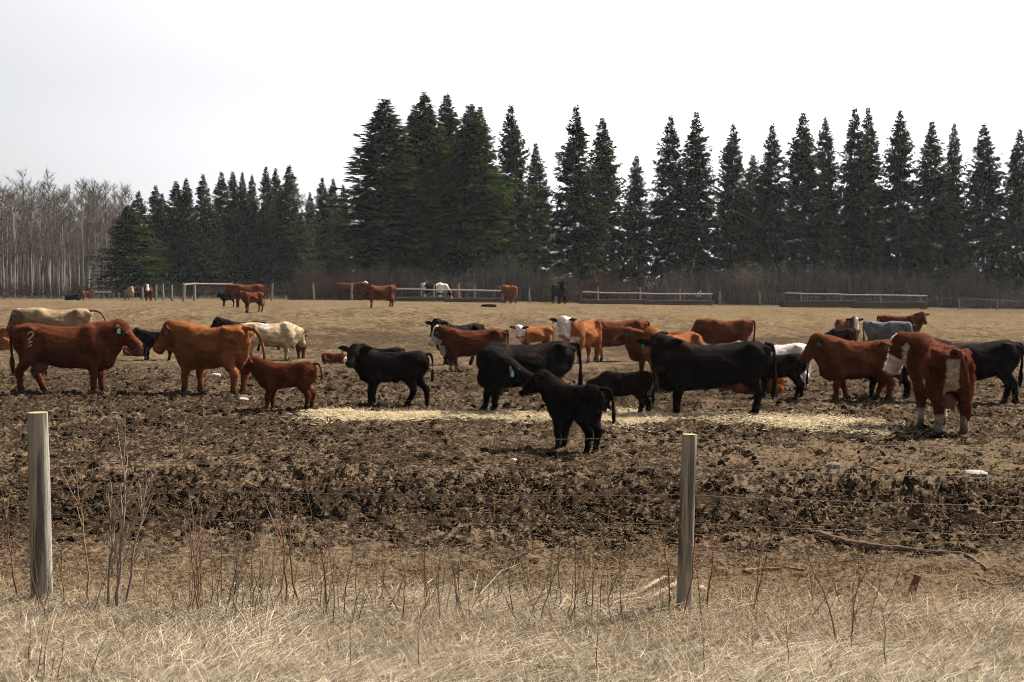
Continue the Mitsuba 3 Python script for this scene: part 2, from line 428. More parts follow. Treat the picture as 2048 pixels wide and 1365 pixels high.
def skin(S, res):
    B, L, cones, P, a, l, u, hl, drop, wid = skeleton(S)
    pts = np.array([p for c in cones for p in (c[0], c[1])])
    rad = np.array([r for c in cones for r in (c[2], c[3])])[:, None]
    lo = np.minimum((pts - rad).min(0), [-L / 2 - .03, -max(B["wid"]) * wid - .02, 0]); hi = np.maximum((pts + rad).max(0), [L / 2 + .03, max(B["wid"]) * wid + .02, 1.03 - drop])
    hpts = np.array([P - a * .08, P + a * (hl + .04)])
    lo = np.minimum(lo, hpts.min(0) - .16) - 2.5 * res; hi = np.maximum(hi, hpts.max(0) + .16) + 2.5 * res
    n = np.ceil((hi - lo) / res).astype(int) + 1
    ax = [(lo[k] + np.arange(n[k]) * res).astype(np.float32) for k in range(3)]
    # trunk
    sx = (ax[0] + L / 2) / L
    sc = np.clip(sx, 0.0, 1.0)
    top, bot = PchipInterpolator(B["s"], B["top"])(sc) - drop, PchipInterpolator(B["s"], B["bot"])(sc) - drop
    w = PchipInterpolator(B["s"], B["wid"])(sc) * wid
    zc, hh = (top + bot) / 2, (top - bot) / 2
    zz = ax[2][None, None, :] - zc[:, None, None]
    rz_ = zz / hh[:, None, None]
    weff = w[:, None, None] * np.clip(1.03 - .30 * np.clip(rz_ + .1, 0, 1.2) ** 1.6 - .12 * np.clip(-rz_ - .2, 0, 1) ** 2, .3, 1.1)
    q = ((np.abs(ax[1][None, :, None]) / weff) ** 2.15 + np.abs(rz_) ** 2.15) ** (1 / 2.15)
    F = (q - 1) * np.minimum(w, hh)[:, None, None]
    F = np.maximum(F, 0) + np.minimum(F, 0)
    dx = np.abs(sx - sc) * L
    F = np.where(dx[:, None, None] > 0, np.sqrt(np.maximum(F, 0) ** 2 + dx[:, None, None] ** 2) + 0.004, F).astype(np.float32)

    def box_of(lo_, hi_):
        i0 = np.clip(np.floor((lo_ - lo) / res).astype(int), 0, n - 1); i1 = np.clip(np.ceil((hi_ - lo) / res).astype(int) + 1, 1, n)
        return tuple(slice(s, e) for s, e in zip(i0, i1))

    for p0, p1, r0, r1, k, ysq in cones:
        p0, p1 = np.asarray(p0, float), np.asarray(p1, float)
        m = max(r0, r1) + k + 2 * res
        sl = box_of(np.minimum(p0, p1) - m, np.maximum(p0, p1) + m)
        gx, gy, gz = ax[0][sl[0]][:, None, None] - p0[0], (ax[1][sl[1]][None, :, None] - p0[1]) / ysq, ax[2][sl[2]][None, None, :] - p0[2]
        b = p1 - p0; b = np.array([b[0], b[1] / ysq, b[2]])
        h = np.clip((gx * b[0] + gy * b[1] + gz * b[2]) / max(b @ b, 1e-9), 0, 1)
        dd = np.sqrt((gx - h * b[0]) ** 2 + (gy - h * b[1]) ** 2 + (gz - h * b[2]) ** 2) - (r0 + (r1 - r0) * h)
        F[sl] = smin(F[sl], dd, k)
    # hollows in front of the hips and behind the shoulders
    if S["kind"] != "horse":
        for cx_, cy_, cz_, rr_ in ((-L / 2 + .385, .30, .80, .105), (L / 2 - .36, .30, .62, .07), (-L / 2 + .10, .24, .70, .06)):
            for sd_ in (1, -1):
                c_ = np.array([cx_, sd_ * cy_ * wid * max(B["wid"]) / .285, cz_ - drop])
                sl = box_of(c_ - rr_ - .1, c_ + rr_ + .1)
                gx, gy, gz = ax[0][sl[0]][:, None, None] - c_[0], ax[1][sl[1]][None, :, None] - c_[1], ax[2][sl[2]][None, None, :] - c_[2]
                F[sl] = -smin(-F[sl], np.sqrt(gx ** 2 * .6 + gy ** 2 + gz ** 2 * .7) - rr_, .09)
    # head
    hs = B["hs"]
    m = 0.2
    sl = box_of(hpts.min(0) - m, hpts.max(0) + m)
    g = np.stack(np.meshgrid(ax[0][sl[0]] - P[0], ax[1][sl[1]] - P[1], ax[2][sl[2]] - P[2], indexing="ij"), -1)
    t, yy, zz = g @ a / hl, g @ l, g @ u
    tc = np.clip(t, -0.14, 1.0)
    st = [-.14, 0, .16, .36, .60, .80, .93, 1.0]
    tp = np.interp(tc, st, np.array([.04, .088, .098, .09, .066, .060, .058, .042]) * hs)
    bt = np.interp(tc, st, np.array([-.06, -.115, -.155, -.148, -.108, -.098, -.094, -.072]) * hs)
    wd = np.interp(tc, st, np.array([.055, .098, .115, .108, .082, .08, .09, .062]) * hs)
    q = ((np.abs(yy) / wd) ** 2.4 + (np.abs(zz - (tp + bt) / 2) / ((tp - bt) / 2)) ** 2.4) ** (1 / 2.4)
    dd = (q - 1) * np.minimum(wd, (tp - bt) / 2)
    out = np.abs(t - tc) * hl
    dd = np.where(out > 0, np.sqrt(np.maximum(dd, 0) ** 2 + out ** 2) + .002, dd)
    # eye sockets
    F[sl] = smin(F[sl], dd.astype(np.float32), 0.045)
    V, T_ = surface_nets(F, lo, res)
    return V, T_, dict(P=P, a=a, l=l, u=u, hl=hl, hs=hs, L=L, drop=drop, B=B)


RED, ORANGE, BLACK, WHITE, BUFF, GREY = (.074, .0215, .0092), (.172, .062, .0205), (.0060, .0051, .0046), (.62, .58, .53), (.215, .15, .086), (.13, .137, .15)
DKBROWN = (.010, .0058, .004)


def colour_coat(S, V, K):
    coat = S["coat"]
    base = dict(red=RED, orange=ORANGE, black=BLACK, white=WHITE, buff=BUFF, grey=GREY, hereford=RED, herefordo=ORANGE, baldy=RED, dkbrown=DKBROWN, cream=(.29, .215, .135), paint=BLACK, blaze=ORANGE,
                blackbaldy=BLACK, rust=(.098, .030, .0115))[coat]
    C = np.tile(np.array(base), (len(V), 1))
    sd = S["seed"]
    n1, n2 = meshkit.fbm(V * 6 + sd, 3, seed=sd), meshkit.fbm(V * np.array([14, 14, 30]) + sd, 3, seed=sd + 3)
    ht = (V - K["P"]) @ K["a"] / K["hl"]
    hy, hz = (V - K["P"]) @ K["l"], (V - K["P"]) @ K["u"]
    head = (ht > -.25) & (np.abs(hy) < .17) & (np.abs(hz) < .19) & (ht < 1.2)
    z = V[:, 2] + K["drop"]
    L = K["L"]

    def paint(mask, col):
        m = np.clip(mask, 0, 1)[:, None]
        C[:] = C * (1 - m) + np.array(col) * m

    edge = 0.10 * (n1 - 0.5) + 0.05 * (n2 - .5)
    if coat in ("hereford", "herefordo", "baldy", "blackbaldy"):
        face = sstep(.0, .05, np.where(head, .3, -1) + 0 * z)
        cheek = (np.abs(hy) < .075 + edge) | (ht > .38 + edge * 2)
        paint(face * (cheek if S.get("cheek", True) else 1) * (ht > -.2), WHITE)
        paint((head & (ht > .93)).astype(float), (.32, .17, .13))
        if coat.startswith("hereford"):
            # white brisket, belly and stockings, a stripe on the crest of the neck
            paint(sstep(.40, .34, z + edge * 1.3) * (z > .24) * (V[:, 0] > -L / 2 + .36) * (V[:, 0] < L / 2 - .33), (.50, .44, .36))
            paint(sstep(L / 2 - .10, L / 2 - .02, V[:, 0] + edge) * (z < .62) * (~head), WHITE)
            paint(sstep(.20, .13, z + edge), (.48, .44, .38))
    if coat == "blaze":
        paint(head * (np.abs(hy) < .06 + .02 * np.clip(ht, 0, 1) + edge * .4) * (ht > -.12), WHITE)
        paint((head & (ht > .88)).astype(float), (.35, .17, .12))
    if S.get("rearwhite"):
        paint(sstep(.33, .40, z + edge) * sstep(.62, .55, z + edge) * (V[:, 0] < -L / 2 + .62 + edge) * (V[:, 0] > -L / 2 + .32) * (np.abs(V[:, 1]) > .1), (.55, .5, .42))
        paint((V[:, 0] < -L / 2 + .17) * (np.abs(V[:, 1] - 0.02) < .07 + edge) * sstep(.42, .5, z) * (z < .86), (.6, .5, .42))
        paint(sstep(.25, .2, z + edge), (.5, .46, .4))
    if coat == "paint":
        m = (V[:, 0] < -L / 2 + .17 + edge) | ((V[:, 0] > L / 2 - .40 + edge) & (z > .45)) | (z < .36) | ((z > .93 + edge) & (V[:, 0] > -.1))
        paint(m.astype(float), WHITE)
        paint((head & (np.abs(hy) > .045)).astype(float), BLACK)
    if coat == "cream":
        paint(sstep(.58, .66, meshkit.fbm(V * 3.4 + 2, 2, seed=5)) * (V[:, 0] < 0) * (z > .55), (.40, .36, .33))
        paint(sstep(.46, .34, z + edge), (.26, .19, .11)); paint(sstep(.45, .7, n2) * .6, (.40, .32, .22))
    if coat in ("red", "orange", "rust", "herefordo", "hereford"):
        paint(sstep(.35, .6, n1) * .35, np.array(base) * 1.35)
        paint(sstep(.2, .05, z) * (~head) * .55, (.04, .025, .015))
    if coat == "black":
        paint(sstep(.55, .72, n1) * sstep(.6, .95, z) * .8, (.032, .018, .012))
    if coat in ("black", "dkbrown", "red", "orange", "rust", "buff", "white", "grey"):
        paint((head & (ht > .92)).astype(float) * .8, (.02, .016, .014) if coat in ("black", "dkbrown", "grey") else (.12, .06, .045))
    if coat == "grey":
        paint(sstep(.45, .6, n2) * .7, (.09, .095, .11)); paint(head * .7 * sstep(.1, .5, ht), (.06, .06, .068))
    if coat == "buff":
        paint(sstep(.45, .65, n1) * sstep(.7, .95, z) * .6, (.36, .27, .17)); paint(head * .8, (.10, .07, .05))
    # caked mud, hoof
    paint(sstep(.26, .05, z) * sstep(.4, .6, n1) * .6, (.035, .024, .016))
    if not S.get("lie"):
        paint((z < .05).astype(float), (.02, .017, .015))
    n3 = meshkit.fbm(V * np.array([9, 11, 24]) + 2 * sd, 3, seed=sd + 9)
    return np.clip(C * ((0.55 + 0.9 * n2) * (0.55 + 0.9 * n3))[:, None], 0.002, .85)


def make_hair(V, Fc, C, count, H, seed, length):
    r = np.random.default_rng(seed)
    A, Bv, Cv = V[Fc[:, 0]], V[Fc[:, 1]], V[Fc[:, 2]]
    nrm = np.cross(Bv - A, Cv - A)
    ar = np.linalg.norm(nrm, axis=1)
    f = r.choice(len(Fc), count, p=ar / ar.sum())
    w = r.dirichlet((1, 1, 1), count)
    p = A[f] * w[:, :1] + Bv[f] * w[:, 1:2] + Cv[f] * w[:, 2:]
    n = unit(nrm[f])
    flow = np.array([-1.0, 0, -.75]) + 0.8 * (meshkit.noise(p * 5, seed)[:, None] - .5) * np.array([1, 1.6, 1]) + r.normal(0, .25, (count, 3))
    flow = unit(flow - (flow * n).sum(1, keepdims=True) * n)
    d = unit(flow + n * r.uniform(.15, .75, (count, 1)))
    keep = p[:, 2] > .12
    p, n, d, f, w = p[keep], n[keep], d[keep], f[keep], w[keep]
    ln = (length / H * r.uniform(.5, 1.3, len(p)))[:, None]
    s = np.cross(d, n) * (.0065 / H * r.uniform(.5, 1.3, len(p)))[:, None]
    c = (C[Fc[f, 0]] * w[:, :1] + C[Fc[f, 1]] * w[:, 1:2] + C[Fc[f, 2]] * w[:, 2:]) * r.uniform(.8, 2.9, (len(p), 1)) ** np.array([1.0, .9, .8])
    b = p - n * .004
    VV = np.stack([b - s, b + s, b + d * ln], 1).reshape(-1, 3)
    return VV, np.arange(len(VV)).reshape(-1, 3), np.repeat(np.clip(c, 0, .85), 3, 0)


def animal(name, label, cat, S, group=None):
    S = dict(S)
    S.setdefault("seed", len([k for k in labels if "__" not in k]) % 97 + 3)
    fx, fy = S["foot"]
    G = at(fx, fy) if "d" not in S else at_depth(fx, S["d"])
    H = S["h"] * G[1] / FPX                    # withers height in metres from its height in the photograph
    S["L"] = S.get("L", 1.32 if S["kind"] == "cow" else 1.1)
    near = G[1] < 50
    res = 0.021 if G[1] < 38 else (0.028 if near else 0.042)
    V, Fc, K = skin(S, res)
    C = colour_coat(S, V, K)
    nd = (meshkit.fbm(V * 9 + S["seed"], 3, seed=7) - .5)
    nd2 = (meshkit.fbm(V * np.array([13, 20, 16]) + S["seed"], 2, seed=17) - .5)
    V = V + (unit(V - np.array([0, 0, .6])) * (nd * .026 + nd2 * .016)[:, None])
    R = rotz(math.radians(S["yaw"]))
    sink = 0.015

    def W(p):
        return (np.asarray(p) * H) @ R.T + np.array([G[0], G[1], G[2] - sink])

    t = thing(name, label, cat, group)
    put(t, "body", (W(V), Fc), "coat", smooth=True, color=C)
    if near:
        hv, hf, hc = make_hair(V, Fc, C, S.get("hair", 12000 if G[1] < 36 else 7000), H, S["seed"], .052 if S["kind"] == "cow" else .040)
        put(t, "coat_hair", (W(hv), hf), "hair", kind="stuff", color=hc)
    P, a, l, u, hl, hs, L = K["P"], K["a"], K["l"], K["u"], K["hl"], K["hs"], K["L"]
    # ears and tags
    ecol = np.array(S.get("ear", C[np.argmin(((V - (P - a * .10)) ** 2).sum(1))] if S["coat"] not in ("hereford", "herefordo", "baldy", "blaze") else (RED if S["coat"] != "blaze" else (.2, .07, .02))))
    if S["coat"] in ("black", "dkbrown", "blackbaldy") and "ear" not in S:
        ecol = np.array((.008, .0065, .006))
    tags = S.get("tags", {})
    for side, nm in ((1, "l"), (-1, "r")):
        o = P + a * .035 * hs + l * side * .085 * hs + u * .02
        ax_ = unit(l * side + a * .10 - u * .25 + np.array([0, 0, S.get("eartilt", .42)]))
        nz = unit(np.cross(ax_, np.cross(a + u * .3 + l * side * .35, ax_)))
        up = np.cross(nz, ax_)
        ln = .115 * (1.12 if S["kind"] == "calf" else 1)
        if S["kind"] == "horse":
            ax_ = unit(-a + u * .4); ln = .07
        tt = np.linspace(0, 1, 7)
        wd = np.array([.4, .8, 1, 1, .85, .55, .1]) * .06
        rows = [o + ax_ * ln * 2 * s for s in tt]
        EV, EF = [], []
        for c0, wv in zip(rows, wd):
            for ang in np.linspace(0, 2 * np.pi, 8, endpoint=False):
                EV.append(c0 + up * wv * math.cos(ang) + nz * wv * (.30 * math.sin(ang) - .35 * math.cos(ang) ** 2))
        for i in range(6):
            for j in range(8):
                k0 = i * 8 + j; k1 = i * 8 + (j + 1) % 8
                EF += [[k0, k1, k1 + 8], [k0, k1 + 8, k0 + 8]]
        EV = np.array(EV)
        ek = put(t, "ear", (W(EV), np.array(EF)), "coat", smooth=True, color=vcol(len(EV), ecol * (.75 if S["coat"] not in ("black",) else 1.2), .2))
        if tags.get(nm):
            c0 = o + ax_ * ln * 1.05 + nz * .02
            k = 1.0 / H
            dn = unit(np.array([0, 0, -1.0]) + ax_ * .2)
            sx_ = unit(np.cross(dn, unit(nz + l * side * .9))); nn = np.cross(sx_, dn)
            prof = np.array([[-.012, .02], [.012, .02], [.02, -.012], [.041, -.03], [.041, -.092], [-.041, -.092], [-.041, -.03], [-.02, -.012]]) * k * S.get("tagsize", .95)
            tv = [c0 + sx_ * p_[0] - dn * p_[1] + nn * dz for dz in (.003 * k, -.001 * k) for p_ in prof]
            m = len(prof)
            tf = [[0, i, i + 1] for i in range(1, m - 1)] + [[m, m + i + 1, m + i] for i in range(1, m - 1)]
            for i in range(m):
                j = (i + 1) % m
                tf += [[i, m + i, m + j], [i, m + j, j]]
            put(t, "ear_tag", (W(np.array(tv)), np.array(tf)), "tag_" + tags[nm])
    if near:
        for side in (1, -1):
            e = P + a * hl * .34 + l * side * .092 * hs + u * .035
            put(t, "eye", (lambda m: (W(m[0]), m[1]))(ball(e, [.02, .02, .02], 2)), "wet_dark", smooth=True)
            e2 = P + a * hl * .985 + l * side * .035 * hs + u * .012
            put(t, "nostril", (lambda m: (W(m[0]), m[1]))(ball(e2, [.013, .013, .013], 1)), "wet_dark", smooth=True)
    # tail
    ztop = .925 - K["drop"]
    tail = S.get("tail", "hang")
    x0 = -L / 2 + .03
    sd = S.get("tailside", 0)
    if isinstance(tail, (list, tuple)):
        pts = np.array(tail, float)
    elif tail == "hang" and not S.get("lie"):
        zs = np.array([ztop, ztop + .015, ztop - .05, ztop - .2, ztop - .38, ztop - .52, ztop - .66])
        xs = np.array([.03, -.035, -.075, -.075, -.06, -.055, -.05])
        pts = np.stack([x0 + xs, sd * np.array([0, .1, .5, 1, 1.1, 1.1, 1.15]), zs], 1)
    else:
        pts = np.array([[x0 + .03, 0, ztop], [x0 - .04, 0, ztop - .05], [x0 - .05, .1, ztop - .3], [x0 + .02, .22, .06], [x0 + .15, .28, .04]])
    tt = np.linspace(0, len(pts) - 1, 22)
    pts = PchipInterpolator(np.arange(len(pts)), pts)(tt)
    fr = tt / tt[-1]
    fat = 1.0 if S["kind"] == "cow" else .8
    rr = np.interp(fr, [0, .1, .5, .68, .8, .93, 1], [.042, .034, .02, .02, .038, .03, .006]) * fat
    tv, tf = tube(pts, rr, 8)
    tc = np.array(S.get("tailcol", C[np.argmin(((V - [x0 + .05, 0, ztop]) ** 2).sum(1))]))
    put(t, "tail", (W(tv + rng.normal(0, .004, tv.shape)), tf), "coat", smooth=True, color=vcol(len(tv), tc, .35))
    if S.get("udder"):
        m1 = ball((-L / 2 + .36, 0, .40), [.12, .11, .11], 2)
        ms = [m1] + [tube([(-L / 2 + .36 + dx, dy, .32), (-L / 2 + .36 + dx * 1.1, dy * 1.1, .255)], [.018, .012], 6) for dx in (-.06, .06) for dy in (-.06, .06)]
        mm = merge(ms)
        put(t, "udder", (W(mm[0]), mm[1]), "coat", smooth=True, color=vcol(len(mm[0]), S["udder"], .1))
    if S.get("mane"):
        pp = []
        for s in np.linspace(0, 1, 60):
            b = np.array([L / 2 - .2, 0, .95]) * (1 - s) + (P + u * .06) * s
            pp.append(tube([b, b + [0.0, -.04, -.03], b + [-.02, -.06, -.13]], [.012, .011, .002], 4))
        mm = merge(pp)
        put(t, "mane", (W(mm[0]), mm[1]), "coat", color=vcol(len(mm[0]), WHITE, .2))
    if S.get("brand"):
        # hair brand on the right hip: bare pale strokes
        def on_hip(q):
            return [(-L / 2 + .30 + .9 * x, -.262 + .02 * abs(x), .80 + z) for x, z in q]
        two = on_hip([(-.045, .05), (-.03, .075), (0, .083), (.03, .07), (.034, .045), (.01, .015), (-.02, -.01), (-.03, -.03)])
        six = on_hip([(.02, -.05), (-.02, -.06), (-.035, -.085), (-.02, -.115), (.01, -.11), (.012, -.085)])
        mm = merge([tube(two, .011, 6), tube(six, .010, 6)])
        # settle the strokes onto the skin
        from scipy.spatial import cKDTree
        tr = cKDTree(V[V[:, 1] < 0][:, [0, 2]])
        VV = V[V[:, 1] < 0]
        pt, _ = mm[0], mm[1]
        ys = VV[tr.query(pt[:, [0, 2]], k=3)[1], 1].mean(1)
        pt = pt.copy(); pt[:, 1] = ys + (pt[:, 1] + .262) * .5 - .004
        put(t, "hip_brand", (W(pt), mm[1]), "coat", label="pale brand mark on the hip", color=vcol(len(pt), (.42, .26, .16), .1))
    return t


HERD = "cattle of the herd in the paddock"
TEAL = {"l": "teal", "r": "teal"}


def cow(label, **S):
    return animal("cow", label, "cow", dict(kind="cow", **S), HERD)


def calf(label, **S):
    return animal("calf", label, "calf", dict(kind="calf", **S), HERD)


# nearest row, left to right
cow("red brown cow standing broadside facing right at the left edge, brand mark on its hip", foot=(126, 786), h=141, yaw=2, L=1.36, coat="red", poll=(.80, 0, .925), hpitch=-42, tags={"r": "teal", "l": "teal"},
    legs=(.30, -.04, .06, -.03), udder=(.16, .07, .05), brand=True, tail="hang")
cow("buff cow facing left with its tail swung out behind, seen over the branded red cow", foot=(122, 712), h=97, yaw=180, L=1.27, coat="buff", poll=(.88, 0, .86), hpitch=-58, tags={"r": "blue"}, ear=(.03, .025, .02),
    tail=[(-.6, 0, .93), (-.68, 0, .95), (-.80, 0, .92), (-.90, 0, .80), (-.97, 0, .65), (-1.0, 0, .58)])
cow("orange brown cow lying down, cut off by the left edge of the picture", foot=(-14, 699), h=68, yaw=180, L=1.3, coat="orange", lie=True, poll=(.8, 0, 1.0))
calf("black calf with a brown neck patch standing between the two big red cows at left", foot=(315, 722), h=62, yaw=180, L=1.12, coat="black", poll=(.66, 0, .98), hpitch=-40)
calf("red calf lying down behind the muzzle of the branded cow", foot=(268, 712), h=34, yaw=0, L=1.25, coat="red", lie=True, poll=(.62, 0, .72), hpitch=-25)
cow("orange tan cow facing left, hip towards the viewer, with a blue ear tag", foot=(428, 788), h=141, yaw=150, L=1.22, coat="orange", poll=(.70, .10, .93), hyaw=34, hpitch=-55, tags={"l": "blue"},
    legs=(-.05, .07, .05, -.08), tailside=-.06, tail=[(-.55, 0, .95), (-.66, -.05, .95), (-.73, -.14, .82), (-.75, -.2, .6), (-.75, -.22, .45), (-.74, -.22, .28)])
cow("cream white cow with a grey stained rump, behind the orange tan cow", foot=(537, 722), h=79, yaw=22, L=1.34, coat="cream", poll=(.84, .2, .72), hyaw=45, hpitch=-60, tailcol=(.5, .42, .33), fat=1.08, legs=(0, .1, .05, -.1))
calf("red calf with a white face looking out past the shoulder of the cream cow", foot=(602, 718), h=46, yaw=275, L=1.05, coat="baldy", poll=(.62, 0, 1.02), hpitch=-55, hyaw=0, ear=(.02, .016, .014))
cow("black cow mostly hidden behind the cream cow, its back and ear showing", foot=(488, 703), h=62, yaw=180, L=1.3, coat="black", poll=(.84, 0, 1.0))
calf("black calf whose tagged ear shows beside the cream cow", foot=(572, 700), h=43, yaw=10, L=1.05, coat="black", poll=(.66, 0, .98), tags=TEAL)
calf("small red calf facing left in front of the cream cow, tail hanging over bright edge", foot=(577, 819), h=99, yaw=178, L=1.14, coat="red", poll=(.68, 0, .985), hpitch=-38, legs=(.06, -.06, .10, -.06),
    tail=[(-.53, 0, .93), (-.60, 0, .95), (-.66, 0, .85), (-.68, 0, .72), (-.67, 0, .60)])
calf("red and white calf lying flat beyond the black calf", foot=(668, 727), h=38, yaw=0, L=1.25, coat="hereford", lie=True, poll=(.60, 0, .62), hpitch=-30, cheek=False)
calf("black calf half hidden behind the black calf with the blue ear tag", foot=(768, 768), h=75, yaw=185, L=1.02, coat="black", poll=(.55, .1, .98), hyaw=40, hpitch=-30)
calf("black calf standing left with its head turned to the viewer and a blue ear tag", foot=(789, 814), h=116, yaw=180, L=1.17, coat="black", poll=(.66, .06, 1.0), hyaw=72, hpitch=-42, tags={"r": "blue"},
    legs=(.28, -.20, .06, -.02), fat=1.1, tail=[(-.55, 0, .92), (-.62, 0, .93), (-.66, 0, .80), (-.66, 0, .6), (-.65, 0, .45)])
cow("red cow with white muzzle and white poll facing left in mid herd", foot=(949, 744), h=88, yaw=180, L=1.44, coat="hereford", poll=(.80, 0, .96), hpitch=-56, tags={"l": "teal"}, ear=(.06, .02, .01), legs=(.05, -.05, -.25, .03), fat=1.05)
cow("black cow standing behind the back of the white muzzled red cow", foot=(921, 730), h=84, yaw=205, L=1.12, coat="black", poll=(.62, .05, 1.0), hyaw=45, hpitch=-50, tags=TEAL)
cow("big black cow with its head turned back along its side and one teal tag", foot=(1055, 822), h=141, yaw=197, L=1.36, coat="black", poll=(.40, .42, .66), neckmid=(.62, .27, .76), hyaw=158, hpitch=-24, tags={"r": "teal"}, eartilt=-.1,
    legs=(0, -.04, .10, .22), joints={"hl": [(-.47, .13, .74), (-.27, .22, .46), (-.27, .26, .34), (.10, .34, .33), (.20, .35, .29)]}, hair=13000,
    tail=[(-.65, 0, .93), (-.73, 0, .95), (-.78, 0, .85), (-.80, 0, .62), (-.80, 0, .45), (-.79, 0, .30)])
calf("black calf standing nearest to the viewer, facing away to the left with a yellow tag", foot=(1152, 902), h=140, yaw=131, L=1.0, coat="black", poll=(.56, .12, 1.06), hyaw=50, hpitch=-35, tags={"r": "yellow"}, legs=(0, .06, -.05, .10), hair=13000, fat=.98,
    tail=[(-.50, 0, .93), (-.60, -.03, .94), (-.66, -.07, .82), (-.66, -.10, .62), (-.64, -.11, .45)])
calf("dark brown calf with its head low, stepping left past the black calf's rump", foot=(1250, 832), h=93, yaw=178, L=1.16, coat="dkbrown", poll=(.72, .05, .70), hpitch=-60, legs=(.20, -.12, .16, .05),
    joints={"fr": [(.40, -.1, .62), (.36, -.11, .45), (.42, -.10, .27), (.24, -.10, .12), (.17, -.10, .055)]})
cow("orange cow with a white face and teal tags looking straight at the viewer", foot=(1166, 727), h=89, yaw=240, L=1.3, coat="herefordo", poll=(.70, -.14, .99), hyaw=24, hpitch=-62, tags=TEAL, ear=(.08, .025, .012), cheek=False, legs=(.05, -.1, .05, -.05))
calf("young orange cow with a white face behind the back of the big black cow", foot=(1072, 712), h=62, yaw=212, L=1.25, coat="herefordo", poll=(.72, .12, .93), hyaw=45, hpitch=-58, tags={"l": "blue", "r": "blue"}, ear=(.1, .03, .012), cheek=False, fat=1.2)
cow("red cow facing left behind the white faced orange cow", foot=(1236, 723), h=85, yaw=180, L=1.36, coat="rust", poll=(.80, 0, .82), hpitch=-60, legs=(.05, -.08, -.15, .06))
cow("red cow in left profile with a teal tag, beside the black cow's face", foot=(1322, 752), h=90, yaw=182, L=1.3, coat="rust", poll=(.74, 0, .98), hpitch=-36, tags={"l": "teal"})
cow("orange red cow peering between the profile red cow and the black cow", foot=(1350, 781), h=118, yaw=228, L=1.22, coat="orange", poll=(.68, -.02, .98), hyaw=28, hpitch=-60, legs=(0, .05, .05, -.1), hair=9000)
cow("large black cow standing broadside with its face to the viewer and two ear tags", foot=(1431, 832), h=152, yaw=182, L=1.40, coat="black", poll=(.755, .06, .975), hyaw=78, hpitch=-58, tags={"l": "blue", "r": "teal"}, legs=(.08, -.04, .10, -.02), fat=1.05, hair=13000,
    tail=[(-.66, 0, .94), (-.73, 0, .95), (-.77, .02, .84), (-.78, .03, .6), (-.77, .03, .40), (-.75, .03, .22)])
cow("shaggy red cow facing left behind the back of the large black cow", foot=(1458, 714), h=77, yaw=170, L=1.22, coat="rust", poll=(.76, .03, .87), hyaw=12, hpitch=-50, tags={"l": "blue"}, hair=9000)
cow("orange cow lying down under the belly line of the large black cow", foot=(1515, 789), h=58, yaw=180, L=1.7, coat="orange", lie=True, poll=(1.0, 0, .7), hpitch=-30)
cow("white cow whose rump and curled tail show right of the large black cow", foot=(1553, 778), h=93, yaw=176, L=1.34, coat="white", poll=(.8, 0, .9), legs=(-.12, .1, 0, 0), tailcol=(.62, .6, .56))
calf("dark brown calf standing at the tail of the large black cow", foot=(1560, 797), h=93, yaw=178, L=1.1, coat="dkbrown", poll=(.68, 0, .95), legs=(.1, -.12, .04, -.05))
cow("red brown cow walking left with a teal tag, right of the white cow", foot=(1722, 803), h=127, yaw=172, L=1.16, coat="rust", poll=(.68, .04, .965), hyaw=10, hpitch=-50, tags={"l": "teal"}, legs=(.04, .26, .04, -.32), fat=.95)
calf("black calf between the walking red cow and the cow seen from behind", foot=(1775, 798), h=94, yaw=180, L=1.06, coat="black", poll=(.66, 0, .9), legs=(.05, -.15, .1, -.05), fat=1.1)
cow("red and white cow seen from behind with white belly and stockings at right", foot=(1882, 862), h=176, yaw=85, L=1.36, coat="hereford", rearwhite=True, poll=(.60, .34, .98), neckmid=(.55, .15, .91), hyaw=34, hpitch=-60, tags={"l": "teal"}, ear=(.10, .03, .012), udder=(.30, .18, .13),
    legs=(-.03, .05, -.02, .16), fat=.86, hair=14000, tail=[(-.63, 0, .95), (-.71, -.02, .95), (-.77, -.08, .80), (-.78, -.12, .55), (-.77, -.13, .36), (-.76, -.13, .2)])
cow("black cow standing broadside at the right edge, its head turned away", foot=(1945, 809), h=130, yaw=180, L=1.42, coat="black", poll=(.76, -.16, .96), hyaw=-60, hpitch=-35, tags={"l": "teal"}, legs=(.17, -.24, .1, .02))
cow("orange cow with a white blaze facing the viewer at the far right of the herd", foot=(1693, 700), h=63, yaw=276, L=1.3, coat="blaze", poll=(.72, 0, .98), hyaw=4, hpitch=-62, tags=TEAL, ear=(.05, .02, .01))
calf("black calf in front of the cow with the white blaze", foot=(1684, 704), h=49, yaw=180, L=1.0, coat="black", poll=(.62, 0, .7))
cow("grey cow with a shaggy coat beside the cow with the white blaze", foot=(1764, 707), h=66, yaw=325, L=1.1, coat="grey", poll=(.74, .12, .85), hyaw=-30, hpitch=-62, tags={"r": "teal"}, hair=7000)
cow("red cow turning its head to the viewer beyond the grey cow", foot=(1797, 684), h=55, yaw=338, L=1.42, coat="rust", poll=(.82, -.02, 1.0), hyaw=-52, hpitch=-50, tags=TEAL)
